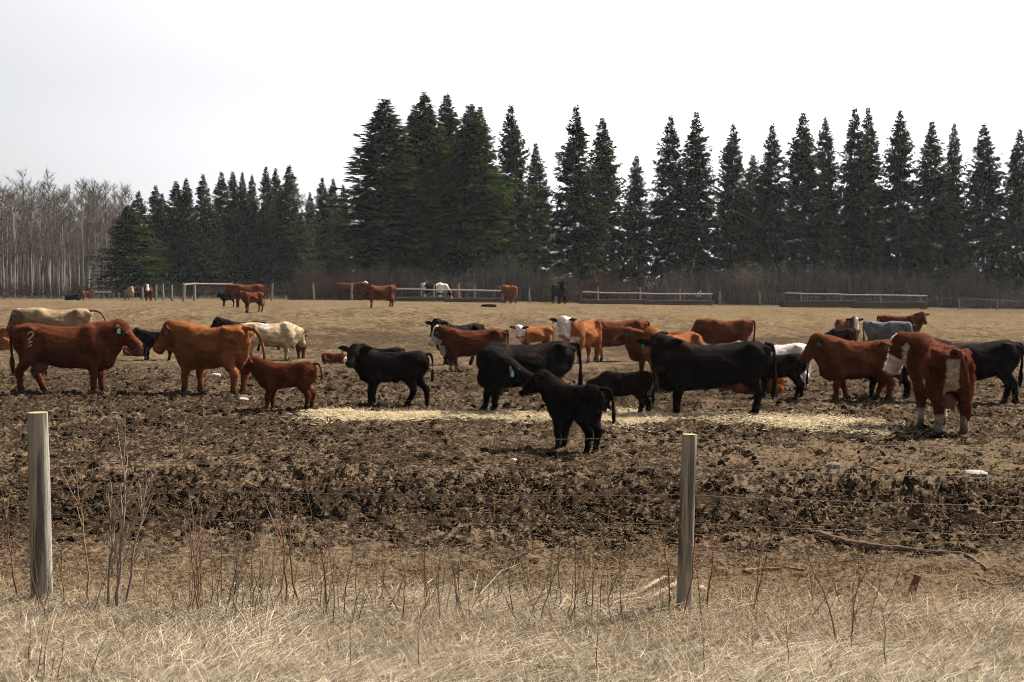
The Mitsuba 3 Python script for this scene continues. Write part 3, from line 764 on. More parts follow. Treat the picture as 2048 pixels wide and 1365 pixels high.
# the far side of the field
cow("black cow with a white face lying down far away at left", foot=(146, 601), h=18, yaw=180, L=1.7, coat="blackbaldy", lie=True, poll=(.95, 0, .66), hpitch=-20, cheek=False)
calf("small red calf standing far away beside the lying black cow", foot=(173, 601), h=19, yaw=20, L=1.0, coat="orange", poll=(.56, 0, 1.08), hpitch=-40)
cow("cream cow facing the viewer far away at the left fence", foot=(261, 601), h=27, yaw=285, L=1.25, coat="cream", poll=(.70, .1, .93))
cow("red cow with a white face facing the viewer far away at the left fence", foot=(297, 602), h=30, yaw=280, L=1.3, coat="baldy", poll=(.68, .0, .98))
calf("black calf standing in front of the far red cow's head", foot=(457, 613), h=27, yaw=180, L=1.1, coat="black", poll=(.64, 0, .98))
cow("red cow bending its head down to a black calf far away", foot=(497, 614), h=46, yaw=184, L=1.34, coat="rust", poll=(.82, 0, .86), hpitch=-62, tail=[(-.62, 0, .93), (-.70, 0, .93), (-.80, 0, .75), (-.82, 0, .5), (-.8, 0, .3)])
calf("red calf standing nearest of the far family group, facing the viewer's left", foot=(507, 624), h=41, yaw=222, L=1.15, coat="red", poll=(.68, 0, .93), hyaw=15)
cow("dark red cow with a white face facing right beyond the far fence", foot=(700, 604), h=36, yaw=2, L=1.5, d=122, coat="baldy", poll=(.86, 0, .95), hyaw=-20, hpitch=-45, cheek=False)
cow("red cow standing alone far away and looking at the viewer", foot=(762, 615), h=45,  yaw=195, L=1.28, coat="rust", poll=(.70, .05, 1.0), hyaw=55, hpitch=-55)
cow("orange cow standing at the end of the first feed bunk", foot=(1021, 606), h=36, d=118, yaw=115, L=1.2, coat="orange", poll=(.70, .1, .9))
cow("black cow facing the viewer far away in front of the brush", foot=(1118, 609), h=40, d=118, yaw=290, L=1.3, coat="black", poll=(.66, -.05, 1.04))
animal("horse", "black and white spotted horse grazing beyond the first feed bunk", "horse", dict(kind="horse", foot=(866, 604), h=38, d=124, yaw=0, L=1.15, coat="paint", poll=(.86, 0, .52), neckmid=(.66, 0, .80), hpitch=-72, mane=True, tailcol=WHITE))


# ------------------------------------------------------------------ spruces
def spruce_mesh(seed, Ht, R, bare=0.04, dens=1.0, top=1.0, detail=1.0):
    r = np.random.default_rng(seed)
    zs, z = [], Ht * bare
    while z < Ht * 0.985:
        zs.append(z); z += 0.21 * (1.15 - 0.55 * z / Ht) * (Ht / 16) ** 0.5 / dens
    zs = np.array(zs)
    nb = 7
    zb = np.repeat(zs, nb) + r.uniform(-.5, .5, len(zs) * nb) * np.clip(1.3 - np.repeat(zs, nb) / Ht, .15, 1)
    rel = 1 - zb / Ht
    lump = 0.80 + 0.45 * meshkit.noise(np.stack([zb * .8, np.full_like(zb, seed * 3.7), zb * 0], -1), seed)
    az = r.uniform(0, 2 * np.pi, len(zb))
    sidelump = 0.75 + 0.5 * meshkit.noise(np.stack([zb * .33, np.cos(az) * 1.3 + seed, np.sin(az) * 1.3], -1), seed + 1)
    ln = R * np.clip(rel * (1.55 if top < 1.5 else 1.02), 0, 1) ** (1.28 - .35 * (.9 - min(top, .9))) * (0.55 + 0.55 * r.random(len(zb))) * lump * sidelump + 0.02 + .18 * np.clip(rel * 3, 0, 1)
    ln *= np.where(zb < Ht * .16, .55 + .45 * zb / (Ht * .16), 1)
    keep = r.random(len(zb)) < .93
    zb, rel, az, ln = zb[keep], rel[keep], az[keep], ln[keep]
    slope = 0.55 - 1.05 * np.clip(rel * 1.25, 0, 1) + r.normal(0, .24, len(zb))   # top branches reach up, lower ones droop
    curl = 0.22 + .15 * r.random(len(zb))
    per = np.maximum(5, (ln * 20 * dens * detail + 4)).astype(int)
    bi = np.repeat(np.arange(len(zb)), per)
    s = r.random(len(bi)) ** .75
    o = np.stack([np.cos(az[bi]), np.sin(az[bi])], 1)
    side = np.stack([-o[:, 1], o[:, 0]], 1) * np.where(r.random(len(bi)) < .5, 1, -1)[:, None]
    lat = side * (r.random(len(bi)) * .20 * ln[bi] * (1 - .6 * s))[:, None]
    hz = ln[bi] * (slope[bi] * s + curl[bi] * (s * s - s * .3))
    base = np.column_stack([o * (ln[bi] * s)[:, None] + lat, zb[bi] + hz - np.abs(r.normal(0, .05, len(bi)))])
    tdir = np.column_stack([o * .8 + side * r.uniform(.1, .9, (len(bi), 1)), slope[bi] * .6 + r.normal(-.38, .42, len(bi))])
    tdir = unit(tdir)
    tl = r.uniform(.16, .40, len(bi)) * (Ht / 16) ** .5 / detail ** .5 * (.45 + .55 * np.clip(rel[bi] * 7, 0, 1))
    wv = unit(np.cross(tdir, r.normal(0, 1, tdir.shape)))
    tw = tl * r.uniform(.13, .24, len(bi)) / detail ** .3
    V = np.stack([base, base + tdir * (tl * .45)[:, None] + wv * tw[:, None], base + tdir * tl[:, None], base + tdir * (tl * .45)[:, None] - wv * tw[:, None]], 1).reshape(-1, 3)
    q = np.arange(len(bi))[:, None] * 4
    F = np.vstack([q + [0, 1, 2], q + [0, 2, 3]])
    warm = np.clip(r.random(len(bi)) ** 1.5 * .75 + .55 * s ** 3, 0, 1.2)  # random tone, plus backlight on the branch tips put into the needle colour
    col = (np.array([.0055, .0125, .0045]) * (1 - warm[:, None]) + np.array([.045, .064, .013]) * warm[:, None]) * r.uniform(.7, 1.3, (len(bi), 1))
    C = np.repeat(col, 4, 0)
    # dense inner sprays close to the trunk
    ci = np.repeat(np.arange(len(zb)), 3)
    cs = r.uniform(.08, .55, len(ci))
    co = np.stack([np.cos(az[ci]), np.sin(az[ci])], 1)
    cb = np.column_stack([co * (ln[ci] * cs)[:, None] + r.normal(0, .08, (len(ci), 2)), zb[ci] + ln[ci] * slope[ci] * cs - .05])
    cd = unit(np.column_stack([co + r.normal(0, .6, (len(ci), 2)), r.normal(-.5, .4, len(ci))]))
    cl = np.clip(ln[ci], .25, 1.6) * r.uniform(.25, .5, len(ci))
    cw = unit(np.cross(cd, r.normal(0, 1, cd.shape))) * (cl * .38)[:, None]
    V2 = np.stack([cb, cb + cd * (cl * .5)[:, None] + cw, cb + cd * cl[:, None], cb + cd * (cl * .5)[:, None] - cw], 1).reshape(-1, 3)
    q2 = np.arange(len(ci))[:, None] * 4
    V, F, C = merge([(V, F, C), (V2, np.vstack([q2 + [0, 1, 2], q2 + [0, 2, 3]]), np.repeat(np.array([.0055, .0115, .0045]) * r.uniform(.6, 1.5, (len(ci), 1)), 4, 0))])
    # branch wood
    k = len(zb)
    p0 = np.column_stack([np.zeros((k, 2)), zb]); oo = np.stack([np.cos(az), np.sin(az)], 1)
    p1 = np.column_stack([oo * (ln * .9)[:, None], zb + ln * .9 * (slope + curl * .6)])
    sd = np.column_stack([np.zeros((k, 2)), np.full(k, .022)])
    BV = np.stack([p0 - sd, p0 + sd, p1], 1).reshape(-1, 3)
    BF = np.arange(len(BV)).reshape(-1, 3)
    return merge([(V, F, C), (BV, BF, np.tile([.03, .024, .018], (len(BV), 1)))])


SPR = {}
CL, ROW = "large spruces of the dense middle clump", "spruces of the row behind the feed bunks"


def spruce(label, px, ytop, d, R, variant, group, bare=.04, dens=1.0, top=.85, detail=1.0, lean=0.0):
    if group in (CL, ROW):
        R, d = R * (d + 24) / d, d + 24
    g = at_depth(px, d)
    Ht = z_at(ytop, d) - g[2]
    R = R * 1.25 / 2.5
    vk = (variant, bare, dens, top, detail)
    if vk not in SPR:
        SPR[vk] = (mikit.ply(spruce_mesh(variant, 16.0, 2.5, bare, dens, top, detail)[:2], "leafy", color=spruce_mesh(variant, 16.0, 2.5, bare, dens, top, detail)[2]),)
    t = thing("spruce_tree", label, "tree", group)
    yaw = float(rng.uniform(0, 360))
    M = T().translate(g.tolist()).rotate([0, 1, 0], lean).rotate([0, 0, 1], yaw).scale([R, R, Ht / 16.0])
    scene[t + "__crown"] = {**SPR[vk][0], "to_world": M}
    zs = np.linspace(-.3, Ht * .97, 9)
    r0 = 0.011 * Ht + .03
    V, F = tube(np.column_stack([np.zeros((9, 2)), zs]), np.linspace(r0, .02, 9), 8)
    V = V @ np.array([[math.cos(math.radians(lean)), 0, -math.sin(math.radians(lean))], [0, 1, 0], [math.sin(math.radians(lean)), 0, math.cos(math.radians(lean))]]) + g
    put(t, "trunk", (V, F), "matte", smooth=True, color=vcol(len(V), (.045, .036, .028), .3))
    return t


# the big dark clump in the middle, then the row to the right, then the hazy row at left
spruce("broad dark spruce at the left of the middle clump with branches sweeping to the ground", 772, 197, 126, 6.4, 101, CL, bare=.02, dens=1.15, top=2.0)
spruce("tallest spruce of the middle clump, second from its left", 850, 184, 130, 3.83, 102, CL, bare=.03, dens=1.1, top=.60)
spruce("leaner spruce top just left of the tallest spruce of the middle clump", 831, 207, 133, 3.01, 103, CL, bare=.03, top=.6)
spruce("spruce with a slim pointed top third from the left of the middle clump", 894, 188, 135, 3.35, 104, CL, bare=.03, dens=1.1, top=.6)
spruce("bushy spruce with a side arm at the right of the middle clump", 942, 207, 127, 3.84, 105, CL, bare=.05, dens=1.15, top=.50)
spruce("second leader of the bushy spruce at the right of the middle clump", 960, 213, 131, 3.25, 106, CL, bare=.05, top=.55)
spruce("dark spruce filling the inside of the middle clump", 812, 300, 134, 4.16, 101, CL, bare=.02, dens=1.1, top=.80)
spruce("low spruce at the right foot of the middle clump", 985, 330, 140, 2.98, 103, CL, bare=.03, top=.6)
row = [(1027, 208, 128, 2.5), (1076, 283, 133, 2.1), (1148, 209, 126, 2.9), (1209, 232, 130, 2.6), (1269, 309, 136, 2.2), (1335, 228, 134, 2.7), (1393, 221, 135, 2.9), (1461, 245, 137, 2.5), (1500, 306, 140, 2.4),
       (1538, 246, 136, 2.6), (1603, 222, 138, 2.9), (1650, 232, 141, 2.3), (1708, 211, 140, 2.6), (1736, 212, 142, 2.6), (1791, 217, 138, 2.8), (1857, 239, 139, 2.8), (1902, 242, 143, 2.2), (1966, 245, 141, 3.0), (2031, 256, 142, 2.6)]
words = ["first", "second", "third", "fourth", "fifth", "sixth", "seventh", "eighth", "ninth", "tenth", "eleventh", "twelfth", "thirteenth", "fourteenth", "fifteenth", "sixteenth", "seventeenth", "eighteenth", "nineteenth"]
for i, (px, yt, d, R) in enumerate(row):
    kind = "short spruce" if yt > 275 else ("tall narrow spruce" if R < 2.7 else "tall broad spruce")
    spruce(f"{kind}, {words[i]} from the left in the row behind the feed bunks", px, yt, d + 9, R, 111 + i % 7, ROW, bare=.12, dens=.90, top=.62, lean=float(rng.normal(0, .5)))
LEFT = "hazy spruces of the row at left"
left = [(262, 408, 158, 3.4), (281, 381, 172, 2.4), (312, 370, 176, 2.3), (330, 385, 180, 2.2), (354, 360, 178, 2.4), (376, 355, 176, 2.3), (410, 348, 177, 2.3), (445, 342, 180, 2.2), (464, 341, 183, 2.1), (487, 342, 181, 1.7),
        (506, 348, 184, 1.7), (532, 331, 182, 2.0), (556, 334, 185, 2.0), (581, 329, 180, 2.9), (622, 384, 196, 1.9), (647, 353, 190, 2.1), (666, 355, 192, 2.0), (686, 368, 196, 1.8), (430, 420, 190, 2.6), (520, 430, 190, 2.6), (600, 430, 186, 2.6)]
for i, (px, yt, d, R) in enumerate(left):
    t_ = f"hazy spruce, {i + 1 if i >= 19 else ''}{words[i] if i < 19 else ''}".strip() if i < 18 else "low hazy spruce filling the left row, " + ["left one", "middle one", "right one"][i - 18]
    lab = t_ + (" from the left in the row beside the bare aspens" if i < 18 else " of the three")
    spruce(lab, px, yt, d, R, 121 + i % 4, LEFT, bare=.02, dens=.85, top=.60, detail=.8, lean=float(rng.normal(0, .5)))


# ------------------------------------------------------------------ leafless aspens
def aspen_mesh(seed, thick=1.0, nb=26, low=.34):
    """bare tree, 15 m tall"""
    r = np.random.default_rng(seed)
    Ht = 15.0
    zs = np.linspace(-.3, Ht, 12)
    wob = np.cumsum(r.normal(0, .07, (12, 2)), 0) * np.linspace(0, 1, 12)[:, None]
    tp = np.column_stack([wob, zs])
    tv, tf = tube(tp, np.interp(zs, [0, Ht * .6, Ht], [.11, .065, .012]) * thick, 6)
    tc = np.where(meshkit.noise(tv * np.array([3, 3, 1.7]), seed)[:, None] > .62, [[.07, .065, .06]], [[.54, .50, .44]]) * r.uniform(.8, 1.1)
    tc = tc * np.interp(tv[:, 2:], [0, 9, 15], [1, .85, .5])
    parts = []
    zb = r.uniform(low, .97, nb) * Ht
    az = r.uniform(0, 2 * np.pi, nb)
    cen = np.column_stack([np.interp(zb, zs, tp[:, 0]), np.interp(zb, zs, tp[:, 1]), zb])
    ln = (Ht - zb) * r.uniform(.18, .36, nb) + .6
    TV, TC = [], []
    for k in range(nb):
        o = np.array([math.cos(az[k]), math.sin(az[k]), 0])
        up = r.uniform(.6, 1.5)
        s = np.linspace(0, 1, 4)
        pts = cen[k] + np.outer(s * ln[k] * .75, o) + np.outer(ln[k] * up * (s * .5 + s * s * .5) * .8, [0, 0, 1])
        v, f = tube(pts, [.034, .026, .017, .006], 3, caps=False)
        parts.append((v, f, np.tile(np.array([.18, .158, .135]) * r.uniform(.7, 1.2), (len(v), 1))))
        nt = 24
        ss = r.uniform(.15, 1, nt)
        b = np.column_stack([np.interp(ss, s, pts[:, c]) for c in range(3)])
        dv = unit(o * r.uniform(.0, 1, (nt, 1)) + r.normal(0, .55, (nt, 3)) + np.array([0, 0, .9]))
        tl = r.uniform(.35, 1.15, (nt, 1))
        sd = unit(np.cross(dv, r.normal(0, 1, (nt, 3)))) * .016
        TV.append(np.stack([b - sd, b + sd, b + dv * tl], 1).reshape(-1, 3))
        TC.append(np.repeat(np.array([.15, .13, .11]) * r.uniform(.6, 1.3, (nt, 1)), 3, 0))
    TV, TC = np.vstack(TV), np.vstack(TC)
    parts.append((TV, np.arange(len(TV)).reshape(-1, 3), TC))
    return (tv, tf, tc), merge(parts)


ASP = {}


def aspen(label, group, px, ytop, d, seed, thick=1.0, **kw):
    g = at_depth(px, d)
    Ht = z_at(ytop, d) - g[2]
    k = (seed, thick)
    if k not in ASP:
        a, b = aspen_mesh(seed, thick, **kw)
        ASP[k] = (mikit.ply(a[:2], "matte", smooth=True, color=a[2]), mikit.ply(b[:2], "matte", color=b[2]))
    t = thing("aspen_tree", label, "tree", group)
    sc = Ht / 15.0
    M = T().translate(g.tolist()).rotate([0, 0, 1], float(rng.uniform(0, 360))).scale([max(sc, .8), max(sc, .8), sc])
    scene[t + "__trunk"] = {**ASP[k][0], "to_world": M}
    scene[t + "__crown"] = {**ASP[k][1], "to_world": M}


aspen("tallest bare aspen standing above the grove at left", "emergent aspens of the left grove", 50, 338, 190, 201, nb=34)
aspen("second tall bare aspen above the grove at left", "emergent aspens of the left grove", 99, 343, 192, 202, nb=34)
aspen("bare aspen with a pale forked trunk before the grove at left", "emergent aspens of the left grove", 168, 362, 172, 203, nb=36)
prof = np.array([[0, 362], [40, 350], [90, 356], [140, 372], [180, 362], [230, 366], [265, 378], [300, 400]])
for i in range(140):
    px = rng.uniform(-20, 268)
    d = rng.uniform(165, 215)
    aspen("slender leafless aspen in the bare grove at left", "bare aspens of the left grove", px, float(np.interp(px, prof[:, 0], prof[:, 1]) + rng.uniform(0, 70) ** 1.0), d, 211 + i % 6, thick=.95)
for i in range(105):
    px = rng.uniform(965, 2060)
    aspen("leafless tree seen through the gaps behind the spruce row", "bare trees behind the spruce row", px, float(rng.uniform(395, 470)), rng.uniform(185, 240), 221 + i % 4, thick=.9)
for i in range(14):
    aspen("leafless tree rising between the left spruces and the middle clump", "bare trees between the spruce groups", float(rng.uniform(590, 720)), float(rng.uniform(375, 430)), rng.uniform(200, 225), 221 + i % 4, thick=.9)


# ------------------------------------------------------------------ bare brush along the far fence
def brush_mesh(n, pos, hfun, seed, col=(.085, .062, .048), w=.022, spread=.25):
    r = np.random.default_rng(seed)
    g = pos(r, n)
    hgt = hfun(r, g)
    p = g.copy()
    top = g + np.column_stack([r.normal(0, spread, n) * hgt, r.normal(0, spread, n) * hgt, hgt])
    mid = (g + top) / 2 + np.column_stack([r.normal(0, .05, (n, 2)), np.zeros(n)])
    sd = np.column_stack([np.full(n, w * .5), np.zeros((n, 2))]) * r.uniform(.5, 1.3, (n, 1))
    V = np.stack([p - sd, p + sd, mid - sd * .7, mid + sd * .7, top], 1).reshape(-1, 3)
    q = np.arange(n)[:, None] * 5
    F = np.vstack([q + [0, 1, 3], q + [0, 3, 2], q + [2, 3, 4]])
    # twigs
    m = n * 3
    bi = r.integers(0, n, m); s = r.uniform(.3, .95, (m, 1))
    b = g[bi] * (1 - s) + top[bi] * s
    dv = unit(unit(top[bi] - g[bi]) + r.normal(0, .45, (m, 3))) * (hgt[bi] * r.uniform(.15, .4, m))[:, None]
    s2 = np.column_stack([np.full(m, w * .3), np.zeros((m, 2))])
    V2 = np.stack([b - s2, b + s2, b + dv], 1).reshape(-1, 3)
    c = np.array(col) * (.3 + 1.9 * r.random((n, 1)) ** 2)
    return merge([(V, F, np.repeat(c, 5, 0)), (V2, np.arange(len(V2)).reshape(-1, 3), np.repeat(c[bi] * 1.2, 3, 0))])


def band(px0, px1, d0, d1):
    def pos(r, n):
        d = r.uniform(d0, d1, n)
        x = (r.uniform(px0, px1, n) - 1024) / FPX * d
        return np.column_stack([x, d, base_z(x, d) - .1])
    return pos


FENCE_D = lambda px: 118 + 14 * (px - 545) / 1400


def hedge_pos(r, n):
    px = r.uniform(690, 2090, n)
    d = FENCE_D(px) + 7 + 14 * r.random(n) ** 1.3
    x = (px - 1024) / FPX * d
    return np.column_stack([x, d, base_z(x, d) - .1])


k = thing("brush_thicket", "dark leafless brush along the whole fence under the spruces", "brush", kind="stuff")
m = brush_mesh(17000, hedge_pos, lambda r, g: (1.0 + 2.9 * meshkit.noise(g * .16, 3)) * r.uniform(.4, 1.15, len(g)), 31, col=(.105, .094, .085), w=.040, spread=.2)
put(k, None, m[:2], "matte", color=m[2])
k = thing("grove_saplings", "grey mass of young leafless trees deep in the left grove", "trees", kind="stuff")
m = brush_mesh(6500, lambda r, n: band(-60, 300, 185, 262)(r, n), lambda r, g: np.minimum(r.gamma(5, 1.35, len(g)) + 1, 9.5), 33, col=(.24, .22, .2), w=.05, spread=.06)
put(k, None, m[:2], "matte", color=m[2])
k = thing("underbrush", "low dead brush and saplings on the floor of the left woods", "brush", kind="stuff")
m = brush_mesh(7000, band(-40, 660, 132, 200), lambda r, g: r.uniform(.5, 2.0, len(g)), 32, col=(.09, .07, .055))
put(k, None, m[:2], "matte", color=m[2])


def bush(label, px, d, rad, hgt, n, col, seed, leaf=None):
    c = at_depth(px, d)
    def pos(r, n_):
        a, q = r.uniform(0, 2 * np.pi, n_), np.sqrt(r.random(n_)) * rad
        x, y = c[0] + q * np.cos(a), c[1] + q * np.sin(a) * .6
        return np.column_stack([x, y, base_z(x, y) - .05])
    def hf(r, g):
        q = np.hypot(g[:, 0] - c[0], (g[:, 1] - c[1]) / .6) / rad
        return hgt * (1 - .55 * q ** 2) * r.uniform(.6, 1.08, len(g))
    m = brush_mesh(n, pos, hf, seed, col=col, w=.02, spread=.16)
    k = thing("bush", label, "bush", "bare bushes behind the far fence")
    put(k, "stems", m[:2], "matte", color=m[2])
    if leaf:
        r = np.random.default_rng(seed)
        nl = 380
        u_ = unit(r.normal(0, 1, (nl, 3))) * (r.random((nl, 1)) ** .4)
        b = c + np.array([0, 0, hgt * .68]) + u_ * np.array([rad, rad * .7, hgt * .36])
        dv, sd = unit(r.normal(0, 1, (nl, 3))) * .09, unit(r.normal(0, 1, (nl, 3))) * .03
        V = np.stack([b - sd, b + sd, b + dv], 1).reshape(-1, 3)
        put(k, "catkins", (V, np.arange(len(V)).reshape(-1, 3)), "leafy", color=vcol(len(V), leaf, .3), kind="stuff")


bush("broad bare reddish bush at the left of the middle spruces", 625, 128, 2.3, 3.4, 900, (.12, .085, .07), 41)
bush("broad bare grey bush in front of the left middle spruce", 705, 127, 2.4, 3.5, 900, (.115, .088, .074), 42)
bush("bare grey bush right of the dark red fenced cow", 770, 126, 2.2, 3.5, 800, (.10, .08, .066), 43)
bush("bare grey bush behind the left end of the first feed bunk", 825, 127, 2.0, 3.3, 700, (.10, .08, .066), 44)
bush("bush with yellowish catkins in front of the spruce row", 1497, 134, 1.7, 4.2, 420, (.13, .11, .085), 45, leaf=(.42, .38, .22))
bush("pale twiggy bush behind the middle feed bunk", 1352, 133, 1.5, 3.8, 420, (.16, .145, .125), 46)
bush("twiggy bush just behind the far black cow", 1122, 129, 1.8, 3.3, 600, (.13, .10, .075), 47)
bush("brown bush between the first and second feed bunks", 1205, 131, 2.0, 3.4, 700, (.11, .075, .055), 48)
bush("bare bush at the foot of the right hand spruces", 1940, 139, 2.2, 5.2, 500, (.11, .09, .075), 49)

# melting snow that shows bright through the brush
def snow(label, px0, px1, d, hgt, seed):
    a, b = at_depth(px0, d), at_depth(px1, d)
    nx, ny = 40, 16
    S_, Q = np.meshgrid(np.linspace(0, 1, nx), np.linspace(-1, 1, ny), indexing="ij")
    X = a[0] + (b[0] - a[0]) * S_; Y = d + Q * 2.6
    n = meshkit.fbm(np.stack([X * .9, Y * .9, X * 0 + seed], -1), 3)
    Z = base_z(X, Y) - .15 + hgt * (1 - Q ** 2) * np.sin(np.pi * S_) ** .4 * (.55 + .8 * n)
    V = np.stack([X, Y, Z], -1).reshape(-1, 3)
    i, j = np.meshgrid(np.arange(nx - 1), np.arange(ny - 1), indexing="ij")
    q = i * ny + j
    F = np.vstack([np.stack([q, q + ny, q + ny + 1], -1).reshape(-1, 3), np.stack([q, q + ny + 1, q + 1], -1).reshape(-1, 3)])
    k = thing("snow_bank", label, "snow")
    put(k, None, (V, F), "matte", smooth=True, color=vcol(len(V), (.74, .78, .82), .04))


snow("longer white snow bank gleaming through the brush behind the middle feed bunk", 1322, 1428, 141, 1.45, 1)
snow("small white snow bank gleaming through the brush right of the middle feed bunk", 1428, 1478, 142, 1.2, 2)

# ------------------------------------------------------------------ far fence: posts, page wire, timber brace
def post_mesh(g, h, r, lean=(0, 0), sides=10):
    z = np.array([-.25, 0, h * .5, h])
    return tube(np.column_stack([g[0] + lean[0] * z / h, g[1] + lean[1] * z / h, g[2] + z]), r, sides)


FP = [(250, 601, 583), (285, 601, 574), (312, 602, 570), (327, 602, 568), (344, 603, 570), (367, 603, 569), (389, 602, 565), (464, 601, 565), (543, 603, 567), (628, 603, 567), (703, 604, 568), (786, 604, 568), (867, 605, 568),
      (949, 606, 571), (1030, 606, 573), (1059, 607, 578), (1112, 608, 574), (1196, 609, 574), (1280, 610, 575), (1360, 611, 578), (1439, 611, 581), (1519, 612, 582), (1602, 613, 584), (1682, 615, 588), (1761, 616, 589), (1840, 618, 594), (1918, 621, 597),
      (1994, 624, 601), (2070, 627, 605)]
fk = thing("page_wire_fence", "long wire fence with grey wooden posts across the far side of the field", "fence")
tops, prev = [], None
for px, yb, yt in FP:
    g = at_depth(px, FENCE_D(px) - (13 if px < 400 else 0))
    g = at(px, yb) if px < 480 else g
    h = max(.9, z_at(yt, g[1]) - g[2])
    V, F = post_mesh(g, h, .085 if px not in (389, 367) else .12, (rng.normal(0, .04), 0))
    put(fk, "post", (V, F), "matte", color=vcol(len(V), (.24, .225, .20), .25))
    tops.append((g, min(h, 1.25)))
for lv in (.15, .45, .75, .95, 1.15):
    pts = [g + [0, -.09, min(lv, h + .05)] for g, h in tops]
    V, F = tube(pts, .0016, 3)
    put(fk, "wire", (V, F), "steel_wire")
sv = []
for (g0, h0), (g1, h1) in zip(tops, tops[1:]):
    for s in np.arange(0.04, 1, .5 / max(.3, np.linalg.norm(g1 - g0))):
        b = g0 * (1 - s) + g1 * s
        sv.append(tube([b + [0, -.09, .12], b + [0, -.09, min(h0, 1.1)]], .0012, 3, caps=False))
mm = merge(sv)
put(fk, "stay_wires", mm, "steel_wire", kind="stuff")
bg = [at(367, 603), at(389, 602), at(464, 601)]
bk = thing("brace_rail", "grey timber rail across the fence posts at left", "rail")
for (g0, y0), (g1, y1) in (((bg[0], 570), (bg[1], 568)), ((bg[1], 568), (bg[2], 569))):
    p0, p1 = np.array([g0[0], g0[1] - .2, z_at(y0, g0[1])]), np.array([g1[0], g1[1] - .2, z_at(y1, g1[1])])
    V, F = tube([p0, (p0 + p1) / 2, p1], .075, 8)
    put(bk, "rail", (V, F), "matte", color=vcol(len(V), (.16, .148, .13), .2))
gp = at_depth(917, FENCE_D(917) + 1.5)
V, F = post_mesh(gp, z_at(567, gp[1]) - gp[2], .14)
k = thing("fence_post", "orange brown wooden post behind the first feed bunk", "post")
put(k, None, (V, F), "matte", color=vcol(len(V), (.34, .19, .09), .2))
# distant low pasture fence by the aspens
lk = thing("paddock_fence", "distant low post fence with a pale rail in front of the aspens", "fence")
lf = [(186, 598, 586), (197, 598, 585), (207, 598, 585), (218, 599, 585), (227, 599, 586), (237, 599, 585)]
for px, yb, yt in lf:
    g = at(px, yb)
    V, F = post_mesh(g, max(.6, z_at(yt, g[1]) - g[2]), .06)
    put(lk, "post", (V, F), "matte", color=vcol(len(V), (.14, .13, .12), .2))
g0, g1 = at(184, 598), at(222, 599)
V, F = tube([[g0[0], g0[1] - .1, z_at(584.5, g0[1])], [g1[0], g1[1] - .1, z_at(584.5, g1[1])]], .09, 6)
put(lk, "rail", (V, F), "matte", color=vcol(len(V), (.55, .52, .5), .1))


# ------------------------------------------------------------------ feed bunks with pipe rails
def bunk(label, px0, px1, yb0, yb1, yrail0, yrail1, ytop0, colour):
    a, b = at_depth(px0, FENCE_D(px0) - 2.5), at_depth(px1, FENCE_D(px1) - 2.5)
    k = thing("feed_bunk", label, "feed bunk", "feed bunks along the far fence")
    ax = unit(b - a); n = unit(np.cross([0, 0, 1.0], ax)); L = np.linalg.norm(b - a); rz = math.atan2(ax[1], ax[0])
    ht = z_at(ytop0, a[1]) - a[2]; hr = z_at(yrail0, a[1]) - a[2]
    half = L / 2
    for e in (0, 1):
        for lv in range(2):
            c = a + ax * (half * (e + .5)) + np.array([0, 0, ht * (.27 + .46 * lv)])
            V, F = box(c, [half - .05, .06, ht * .44], rz)
            put(k, "plank", (V, F), "matte", color=vcol(len(V), np.array(colour) * (1 - .12 * lv), .1))
            V, F = box(c + n * 1.1, [half - .05, .06, ht * .44], rz)
            put(k, "plank", (V, F), "matte", color=vcol(len(V), np.array(colour), .1))
        V, F = box(a + ax * (half * (e + .5)) + n * .55 + np.array([0, 0, .16]), [half - .06, 1.02, .06], rz)
        put(k, "floor_board", (V, F), "matte", color=vcol(len(V), (.06, .045, .035)))
        V, F = box(a + ax * (half * (e + .5)) + np.array([0, -.02, ht * .99]), [half - .04, .13, .05], rz)
        put(k, "cap_rail", (V, F), "matte", color=vcol(len(V), (.26, .25, .25)))
    for s in (0, .5, 1):
        c = a + ax * (L * s) + n * .55
        V, F = box(c + np.array([0, 0, ht * .5]), [.08, 1.2, ht * .92], rz)
        put(k, "end_board", (V, F), "matte", color=vcol(len(V), np.array(colour) * .8))
        V, F = tube([c + [0, -.62, ht * .2], c + [0, -.62, hr]], .055, 8)
        put(k, "rail_post", (V, F), "matte", color=vcol(len(V), (.15, .12, .12)))
    V, F = tube([a + n * -.07 + [0, 0, hr], (a + b) / 2 + n * -.07 + [0, 0, hr - .03], b + n * -.07 + [0, 0, hr]], .06, 8)
    put(k, "pipe_rail", (V, F), "matte", smooth=True, color=vcol(len(V), (.30, .28, .28)))


bunk("wooden feed bunk with a pipe rail, left one, before the spotted horse", 776, 1008, 604, 606, 578, 581, 594, (.11, .095, .085))
bunk("wooden feed bunk with a pipe rail, middle one, before the snow", 1164, 1424, 609, 611, 585, 588, 599, (.12, .085, .055))
bunk("wooden feed bunk with a pipe rail, right one, below the spruce row", 1570, 1853, 612, 618, 587, 596, 601, (.13, .088, .055))

